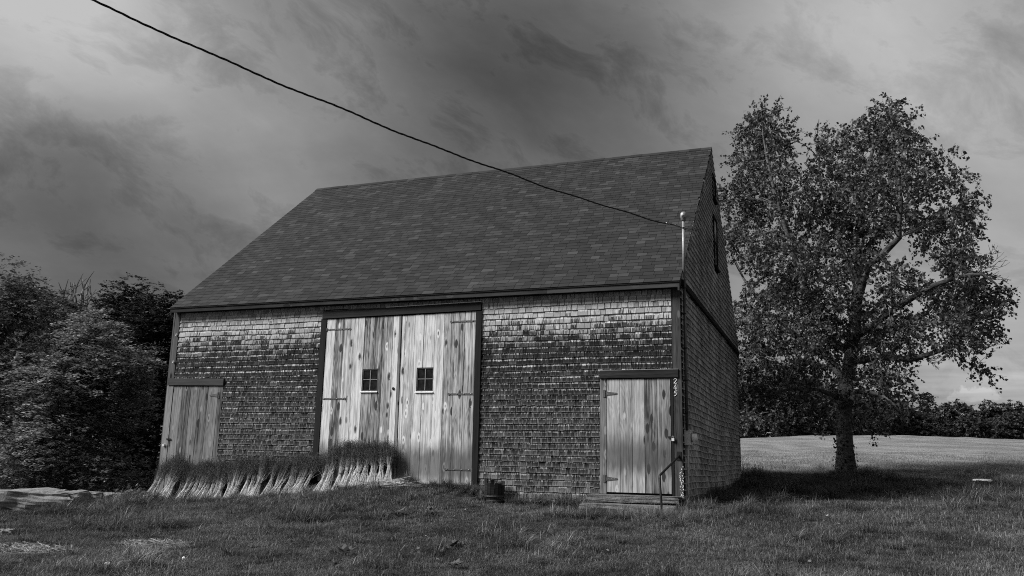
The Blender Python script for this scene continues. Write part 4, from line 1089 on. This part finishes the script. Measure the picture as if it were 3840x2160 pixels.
for (xc, yt, yb, hw, dist, n, lab, mt) in LT:
    cl, top, H = crown_from(xc, yt, yb, hw*1.2, dist, gT, int(n*1.7), rs=.34)
    lf = .092 if dist < 28 else .125
    tree('broadleaf_tree', lab, 'tree', GL, (top[0], top[1]), max(3, top[2]+.2), cl, lf, 20, 52. if dist < 28 else 32., mt, gT, .72, .13, .40)
# a dead tree
dt = at(195*1.4907, 1150*1.4907, 32); dt[2] = tz(dt[0], dt[1]); dead = empty('dead_tree', tuple(dt)); tag(dead, 'bare dead tree top sticking up behind the broad tree', 'dead tree')
dm = MB(); 
def pq(x, y, d=32.0): return at(x*1.4907, y*1.4907, d)
dm.tube([dt+[0, 0, -.2], pq(195, 950), pq(195, 840), pq(197, 780)], [.16, .13, .10, .06], 6)
for (a, b, c) in (((195, 830), (165, 760), (150, 712)), ((195, 810), (180, 755), (175, 710)), ((196, 800), (192, 750), (186, 708)), ((197, 800), (202, 750), (206, 700)), ((197, 810), (215, 760), (218, 712)), ((197, 820), (225, 765), (232, 716)), ((197, 815), (208, 740), (224, 710)), ((195, 815), (170, 775), (158, 730)), ((196, 805), (185, 760), (194, 722))):
    p0, p1, p2 = pq(*a), pq(*b, 32+gT.normal(0, .6)), pq(*c, 32+gT.normal(0, .8))
    path = [p0*(1-s)**2+2*p1*s*(1-s)+p2*s*s+gT.normal(0, .03, 3) for s in np.linspace(0, 1, 8)]
    dm.tube(path, np.linspace(.045, .012, 8), 5)
    for k in (3, 5):
        q = path[k]+np.array([gT.normal(0, .25), gT.normal(0, .25), .45+.2*gT.random()]); dm.tube([path[k], (path[k]+q)/2+gT.normal(0, .03, 3), q], [.022, .015, .008], 4)
dm.build('trunk', MAT['dead_wood'], dead)
# wood beyond the hay field
GR = 'trees of the wood beyond the hay field'
RT = [(1885, 935, 70, 88), (1960, 925, 75, 92), (2040, 940, 75, 90), (2115, 955, 70, 94), (2185, 975, 62, 92), (2250, 998, 55, 96), (2330, 983, 48, 100), (2392, 1012, 46, 106), (2438, 1017, 26, 112), (2490, 1016, 52, 110), (2555, 1010, 58, 112), (2640, 1005, 60, 112), (1820, 930, 70, 95),
      (2000, 1000, 70, 84), (2150, 1010, 60, 86), (2300, 1035, 55, 96), (2430, 1045, 50, 100), (2530, 1045, 50, 104)]
RL_ = ['dark tree of the far wood directly beside the barn gable', 'far wood tree behind the shaded lower crown of the birch', 'far wood tree just off the birch trunk on the barn side', 'far wood tree hidden behind the birch trunk', 'far wood tree just past the birch trunk', 'rounded far wood tree below the drooping birch branches',
       'ragged pine top in the far wood below the birch twigs', 'dark far tree between the ragged pine and the small spruce', 'small pointed spruce in the gap of the far wood', 'rounded far tree right after the pointed spruce', 'broad rounded far tree at the frame edge beyond the field', 'outermost far tree cut by the frame edge', 'far wood tree hidden mostly behind the barn gable',
       'low dark undergrowth tree in front of the far wood by the gable', 'low dark tree at the field edge behind the birch trunk', 'low tree at the field edge under the ragged pine', 'low bush-like tree at the field edge under the pointed spruce', 'low bush-like tree at the field edge under the broad far tree']
for i, ((xc, yt, hw, dist), lab) in enumerate(zip(RT, RL_)):
    conifer = i in (6, 8)
    cl, top, H = crown_from(xc, yt, 1118, hw*(1.0 if conifer else 1.1), dist, gT, 34 if conifer else 26, rs=.38, conifer=conifer, depth=.8)
    tree('pine_tree' if conifer else 'far_tree', lab, 'tree', GR, (top[0], top[1]), max(3, top[2]-tz(top[0], top[1])), cl, .30, 14, 8.0, 'far_leaf', gT, .5, .2, .7)

# ------------------------------------------------------------------ stones, shrubs and weeds at the yard edge
GS = 'stones of the low broken wall'
def place_stone(px, py, size, label, seed, rot=0.0, lift=.3, box=.55, amp=.17, mt='stone'):
    p = hit(px, py); z = tz(p[0], p[1])
    ob = rock('stone', (p[0], p[1], z+size[2]*lift), size, MAT[mt], None, seed, amp, 9, rot, box); tag(ob, label, 'stone', GS); return ob
place_stone(120, 1918, (1.75, .80, .50), 'large flat slab with pale top at the frame edge', 1, .55, .30, .72, .17)
place_stone(243, 1897, (.42, .36, .34), 'blocky stone next to the end of the large slab', 2, .4, .35, .8)
place_stone(228, 1868, (.36, .30, .18), 'pale peaked stone lying on the wall behind the blocky stone', 3, .2, .5)
place_stone(330, 1885, (.60, .45, .28), 'flat pale stone between the blocky stone and the leafy plants', 4, .6, .3, .75)
place_stone(160, 1876, (.42, .3, .10), 'thin dark stone lying behind the large slab', 5, .5, .8)
place_stone(148, 1858, (.34, .26, .40), 'upright pale stone beside the bush', 6, .1, .35, .65)
place_stone(12, 1885, (.28, .25, .16), 'small round stone on the slab at the frame edge', 7, .1, 1.6, .4)
place_stone(285, 1892, (.30, .26, .20), 'small dark stone wedged in the wall gap', 9, .9, .3)
place_stone(420, 1872, (.55, .30, .16), 'low pale stone half covered by the leafy plants', 10, .4, .3)
place_stone(520, 1862, (.55, .34, .16), 'low pale stone near the first sheaf at the barn corner', 11, .3, .3)
place_stone(22, 2012, (.20, .16, .14), 'pale stone in the near grass at the frame edge', 12, .5, .25)
p = hit(3685, 1814); ob = rock('stone', (p[0], p[1], tz(p[0], p[1])+.09), (.42, .20, .06), MAT['white_paint'], None, 13, .15, 3, .3, .6); tag(ob, 'flat white stone on the shaded lawn beyond the birch', 'stone')

def shrub(name, label, cat, c, rad, n, leaf, mt, g, nst=10, group=None, aspect=.6, flat=.35):
    z = tz(c[0], c[1]); e_ = empty(name, (c[0], c[1], z)); tag(e_, label, cat, group)
    P, N, T, tw = sprigs([(c[0], c[1], z+rad[2]*.55)], [rad], [n], 9, .20, g, flat, .2, .5)
    P[:, 2] = np.maximum(P[:, 2], terr(P[:, 0], P[:, 1])+.03)
    link('leaves', leaf_mesh('leaves', P, N, T, g.uniform(.7, 1.3, len(P))*leaf, MAT[mt], g.random(len(P)), aspect), e_)
    st = MB()
    for b, o_, l_ in list(zip(*tw[0]))[:nst]:
        st.tube(limb_path((c[0]+g.normal(0, .06), c[1]+g.normal(0, .06), z-.02), b, 4, .08, g), [.008, .007, .006, .005, .003], 4, cap=False)
    st.build('stems', MAT['dead_wood'], e_); return e_
gS = np.random.default_rng(5)
p = hit(30, 1872); shrub('bramble_bush', 'bramble bush standing behind the large slab at the frame edge', 'bush', p, (.75, .55, .62), 190, .085, 'shrub_leaf', gS, 26)
p = hit(95, 1872); shrub('bramble_bush', 'lower bramble bush between the tall bush and the upright stone', 'bush', p, (.5, .4, .36), 90, .075, 'shrub_leaf', gS, 14)
for (px, py, rx, rz, nn, lab) in ((560, 1850, .55, .36, 120, 'leafy plant rising beside the barn corner'), (470, 1858, .6, .28, 110, 'leafy plant between the stones and the barn corner'), (385, 1868, .5, .18, 80, 'low leafy plant trailing over the stones'), (520, 1872, .5, .14, 70, 'low leafy plant in front of the first sheaf')):
    p = hit(px, py); shrub('leafy_plant', lab, 'plant', p, (rx, rx*.7, rz), nn, .085, 'shrub_leaf', gS, 10)
p = hit(262, 1880); e_ = empty('tall_grass_tuft', tuple(p)); tag(e_, 'tall seeding grass stems standing behind the stones', 'grass tuft')
mb = MB()
for k in range(34):
    a = gS.random()*6.28; b0 = p+np.array([gS.normal(0, .22), gS.normal(0, .12), -.02]); l = gS.uniform(.3, .75); ln = gS.normal(0, .22, 2)
    mb.tube([b0+np.array([ln[0]*s*s, ln[1]*s*s, l*s*(1-.12*s)]) for s in np.linspace(0, 1, 6)], [.0045, .004, .0035, .003, .0045, .002], 4, gS.random())
mb.build('stems', MAT['hay'], e_)
# broad-leaved weeds in the lawn
WD = [(1489, 1941, .17, 'broad-leaved weed in the middle lawn below the big door'), (1610, 1930, .12, 'small broad-leaved weed just past the middle weed, nearer the tub'), (1293, 2095, .15, 'broad-leaved weed in the near lawn under the sheaves'), (1680, 2076, .20, 'largest broad-leaved weed in the near lawn'), (1703, 2140, .13, 'broad-leaved weed at the bottom frame edge below the largest weed'), (1792, 2029, .10, 'smallest broad-leaved weed in the near lawn'), (1255, 2150, .12, 'broad-leaved weed at the bottom frame edge under the sheaves')]
for px, py, sz, lab in WD:
    p = hit(px, py); e_ = empty('lawn_weed', tuple(p)); tag(e_, lab, 'weed', 'broad-leaved weeds in the lawn')
    n = 11; a = np.linspace(0, 6.28, n, False)+gS.normal(0, .25, n); el = gS.uniform(.25, .8, n)
    T = unit(np.stack([np.cos(a)*np.cos(el), np.sin(a)*np.cos(el), np.sin(el)*.7], 1)); N = unit(np.stack([-np.cos(a)*np.sin(el), -np.sin(a)*np.sin(el), np.cos(el)], 1))
    for i in range(n):
        me = leaf_mesh('leaf', (np.array([p])+T[i:i+1]*sz*.55+np.array([[0, 0, .05+.05*gS.random()]])), N[i:i+1], T[i:i+1], [sz*gS.uniform(.7, 1.1)], MAT['weed_leaf'], gS.random(1), .62, .12)
        link('leaf', me, e_)
    MB().tube([p+[0, 0, -.02], p+[.01, 0, .10]], [.006, .004], 5).build('stem', MAT['dead_wood'], e_)
for px, py, lab in ((684, 2129, 'white dandelion clock in the near lawn below the dry grass'), (392, 2153, 'white dandelion clock at the bottom frame edge, outermost of the close pair'), (408, 2152, 'white dandelion clock at the bottom frame edge, inner one of the close pair')):
    p = hit(px, py); e_ = empty('dandelion', tuple(p)); tag(e_, lab, 'dandelion', 'dandelion clocks')
    MB().tube([p+[0, 0, -.02], p+[.005, 0, .10]], .0025, 5).build('stem', MAT['hay'], e_)
    bm = bmesh.new(); bmesh.ops.create_icosphere(bm, subdivisions=2, radius=.020)
    for v in bm.verts: v.co *= 1+.12*math.sin(v.index*2.7)
    me = bpy.data.meshes.new('seed_head'); bm.to_mesh(me); bm.free(); me.materials.append(MAT['white_paint'])
    ob = link('seed_head', me, e_); ob.location = (p[0]+.005, p[1], p[2]+.11)

fl = 420; lx = gS.uniform(8, 24, fl); ly = gS.uniform(-7, 14, fl); okl = ~((lx < W+.3) & (ly > -.3)); lx, ly = lx[okl], ly[okl]; fl = len(lx)
Pf = np.stack([lx, ly, terr(lx, ly)+gS.uniform(.05, .09, fl)], 1); Nf = unit(np.stack([gS.normal(0, .4, fl), gS.normal(0, .4, fl), np.ones(fl)], 1)); Tf = unit(np.cross(Nf, gS.normal(0, 1, (fl, 3))))
tag(link('fallen_leaves', leaf_mesh('fallen_leaves', Pf, Nf, Tf, gS.uniform(.03, .075, fl), MAT['hay'], gS.random(fl)**2, .7)), 'pale fallen leaves scattered over the lawn', 'leaves', None, 'stuff')
# ------------------------------------------------------------------ grass
def grassmat(t):
    x, y, z = t.sep(POS(t)); r = t.n('ShaderNodeAttribute', attribute_name='rnd').outputs['Fac']
    pr = t.n('ShaderNodeObjectInfo').outputs['Random']
    a = t.noise(POS(t), 0.9, 5, .6); b2 = t.noise(POS(t), .35, 4, .6)
    lawn = t.m('MULTIPLY', t.mapr(t.m('POWER', r, 4.0), 0, 1, .044, .36), t.mapr(a, .3, .7, .42, 1.6))
    lawn = t.m('MULTIPLY', lawn, t.mapr(b2, .35, .65, .62, 1.4))
    hay = t.m('MULTIPLY', t.mapr(r, 0, 1, .14, .38), field_tone(t, x, y))
    e = t.m('MULTIPLY_ADD', t.m('SUBTRACT', a, .5), 5.0, y)
    f = t.m('MULTIPLY', t.mapr(e, 10.5, 16.0, 0, 1, True), t.mapr(x, 2.0, 6.0, 0, 1, True))
    c = t.mix(f, lawn, hay)
    cc_ = t.n('ShaderNodeCombineColor')
    for i in range(3): t.set(cc_.inputs[i], c)
    p = t.n('ShaderNodeBsdfPrincipled', ins={'Roughness': .5, 'Specular IOR Level': .25}); t.nt.links.new(cc_.outputs[0], p.inputs['Base Color'])
    tr = t.n('ShaderNodeBsdfTranslucent'); t.nt.links.new(cc_.outputs[0], tr.inputs[0])
    mx = t.n('ShaderNodeMixShader', ins={0: .3}); t.nt.links.new(p.outputs[0], mx.inputs[1]); t.nt.links.new(tr.outputs[0], mx.inputs[2])
    o = t.n('ShaderNodeOutputMaterial'); t.nt.links.new(mx.outputs[0], o.inputs[0])
MAT['grass'] = mat('grass blade', grassmat)
gG = np.random.default_rng(99)
def clump(n, rad, l0, l1, wd, lean):
    a = gG.random(n)*6.283; q = np.sqrt(gG.random(n))*rad; bx_, by_ = q*np.cos(a), q*np.sin(a)
    L = gG.uniform(l0, l1, n); d = gG.random(n)*6.283; ln = np.abs(gG.normal(lean, lean*.5, n)); V = []; F = []; Rr = []
    ww = gG.uniform(.7, 1.3, n)*wd; rv = gG.random(n)
    for i in range(n):
        b = len(V); dx_, dy_ = math.cos(d[i]), math.sin(d[i]); sx, sy = -dy_, dx_
        for s, k in ((0, 1), (.4, .9), (.75, .6)):
            h = L[i]*(s-.35*ln[i]*s*s); o_ = L[i]*ln[i]*s*s
            for sg in (-1, 1): V.append((bx_[i]+dx_*o_+sx*sg*ww[i]*k*.5, by_[i]+dy_*o_+sy*sg*ww[i]*k*.5, h-.015*(s == 0)))
        h = L[i]*(1-.45*ln[i]); o_ = L[i]*ln[i]; V.append((bx_[i]+dx_*o_, by_[i]+dy_*o_, h))
        for f in ((b, b+1, b+3), (b, b+3, b+2), (b+2, b+3, b+5), (b+2, b+5, b+4), (b+4, b+5, b+6)): F.append(f); Rr.append(rv[i])
    return V, F, Rr
src = bpy.data.collections.new('grass_clumps')
specs = [(170, .17, .035, .08, .0036, .9), (170, .17, .045, .09, .0038, 1.0), (150, .18, .06, .12, .004, 1.1), (90, .10, .16, .32, .0055, .9), (70, .08, .22, .40, .006, .8), (160, .22, .03, .06, .004, .5)]
for i, s in enumerate(specs):
    V, F, Rr = clump(*s); me = fastmesh(f'grass_clump_{i}', V, np.array(F), MAT['grass'], Rr)
    src.objects.link(bpy.data.objects.new(f'grass_clump_{i}', me))
pts = []; idx = []; scl = []
def inview(x, y, z, mrg=.14):
    d = np.stack([x, y, z], -1)-CAM; dep = d@FWD; u = (d@RIGHT)/np.maximum(dep, .1)*FPX/1920; v = (d@UP)/np.maximum(dep, .1)*FPX/1080
    return (dep > 1) & (np.abs(u) < 1+mrg*2) & (v > -1-mrg*3) & (v < 1.2)
def blocked(x, y):
    inb = (x > -.05) & (x < W+.05) & (y > -.06) & (y < D+.05)
    st = (x > 10.05) & (x < 11.75) & (y > -.82) & (y < 0)
    st3 = (x > 10.7) & (x < 11.6) & (y > -1.2) & (y < -.7)
    tubb = (x-8.24)**2+(y+.3)**2 < .22**2
    return inb | st | st3 | tubb
n0 = 52000
x = gG.uniform(-10, 30, n0*3); y = gG.uniform(-11, 34, n0*3)
z = terr(x, y); dist = np.hypot(x-CAM[0], y-CAM[1])
keep = inview(x, y, z) & ~blocked(x, y) & (gG.random(len(x)) < np.clip((13.0/np.maximum(dist, 1))**1.3, 0, 1)) & (x > -3.5) & (gG.random(len(x)) < np.clip((30-y)/17, 0, 1))
x, y, z, dist = x[keep], y[keep], z[keep], dist[keep]
kind = np.where(y > 13+gG.normal(0, 1.5, len(y)), 5, gG.choice([0, 1, 2, 0, 1], len(x)))
nz = np.array([mnoise.noise(Vector((a*.55, b*.55, 3.0))) for a, b in zip(x, y)])
kind = np.where((nz > .28) & (kind != 5), 2, kind)
kind = np.where((nz > .30) & (gG.random(len(x)) < .15) & (kind != 5), 3, kind)
kind = np.where((gG.random(len(x)) < .015) & (kind != 5), 3, kind)
s = gG.uniform(.75, 1.25, len(x))*np.clip(dist/14, 1, 1.5)*(.8+.5*np.clip(nz, -.5, .5))
pts.append(np.stack([x, y, z], 1)); idx.append(kind); scl.append(s)
# taller grass along the foundation, the steps and the gable foot
ed_x = np.concatenate([gG.uniform(7.6, 10.1, 90), gG.uniform(6.3, 7.7, 30), gG.uniform(9.6, 12.1, 120), gG.uniform(W+.03, W+.5, 120), gG.uniform(-.6, 4.0, 60), gG.uniform(11.5, 13.2, 70)])
ed_y = np.concatenate([gG.uniform(-.45, -.1, 90), gG.uniform(-.5, -.2, 30), gG.uniform(-1.75, -1.15, 120), gG.uniform(-.6, 10.5, 120), gG.uniform(-.95, -.65, 60), gG.uniform(-1.3, 0.4, 70)])
ok = ~blocked(ed_x, ed_y); ed_x, ed_y = ed_x[ok], ed_y[ok]
pts.append(np.stack([ed_x, ed_y, terr(ed_x, ed_y)], 1)); idx.append(gG.choice([2, 3, 3, 4], len(ed_x))); scl.append(gG.uniform(.55, .95, len(ed_x)))
pts = np.concatenate(pts); idx = np.concatenate(idx); scl = np.concatenate(scl)
me = bpy.data.meshes.new('grass'); me.vertices.add(len(pts)); me.vertices.foreach_set('co', pts.astype(np.float32).ravel())
a_ = me.attributes.new('idx', 'INT', 'POINT'); a_.data.foreach_set('value', idx.astype(np.int32))
a_ = me.attributes.new('scl', 'FLOAT', 'POINT'); a_.data.foreach_set('value', scl.astype(np.float32))
a_ = me.attributes.new('rot', 'FLOAT_VECTOR', 'POINT')
rot = np.stack([gG.normal(0, .08, len(pts)), gG.normal(0, .08, len(pts)), gG.random(len(pts))*6.283], 1); a_.data.foreach_set('vector', rot.astype(np.float32).ravel())
me.update(); grass = link('grass', me); tag(grass, 'dark uneven lawn grass in front of and beside the barn', 'grass', None, 'stuff')
ng = bpy.data.node_groups.new('grass_spread', 'GeometryNodeTree')
ng.interface.new_socket('Geometry', in_out='INPUT', socket_type='NodeSocketGeometry'); ng.interface.new_socket('Geometry', in_out='OUTPUT', socket_type='NodeSocketGeometry')
gi = ng.nodes.new('NodeGroupInput'); go = ng.nodes.new('NodeGroupOutput'); ip = ng.nodes.new('GeometryNodeInstanceOnPoints'); ci = ng.nodes.new('GeometryNodeCollectionInfo')
ci.inputs['Collection'].default_value = src; ci.inputs['Separate Children'].default_value = True; ci.inputs['Reset Children'].default_value = True
def named(nm, ty):
    n = ng.nodes.new('GeometryNodeInputNamedAttribute'); n.data_type = ty; n.inputs['Name'].default_value = nm; return n.outputs['Attribute']
ng.links.new(gi.outputs[0], ip.inputs['Points']); ng.links.new(ci.outputs[0], ip.inputs['Instance']); ip.inputs['Pick Instance'].default_value = True
ng.links.new(named('idx', 'INT'), ip.inputs['Instance Index']); ng.links.new(named('scl', 'FLOAT'), ip.inputs['Scale'])
ng.links.new(named('rot', 'FLOAT_VECTOR'), ip.inputs['Rotation']); ng.links.new(ip.outputs[0], go.inputs[0])
md = grass.modifiers.new('grass', 'NODES'); md.node_group = ng
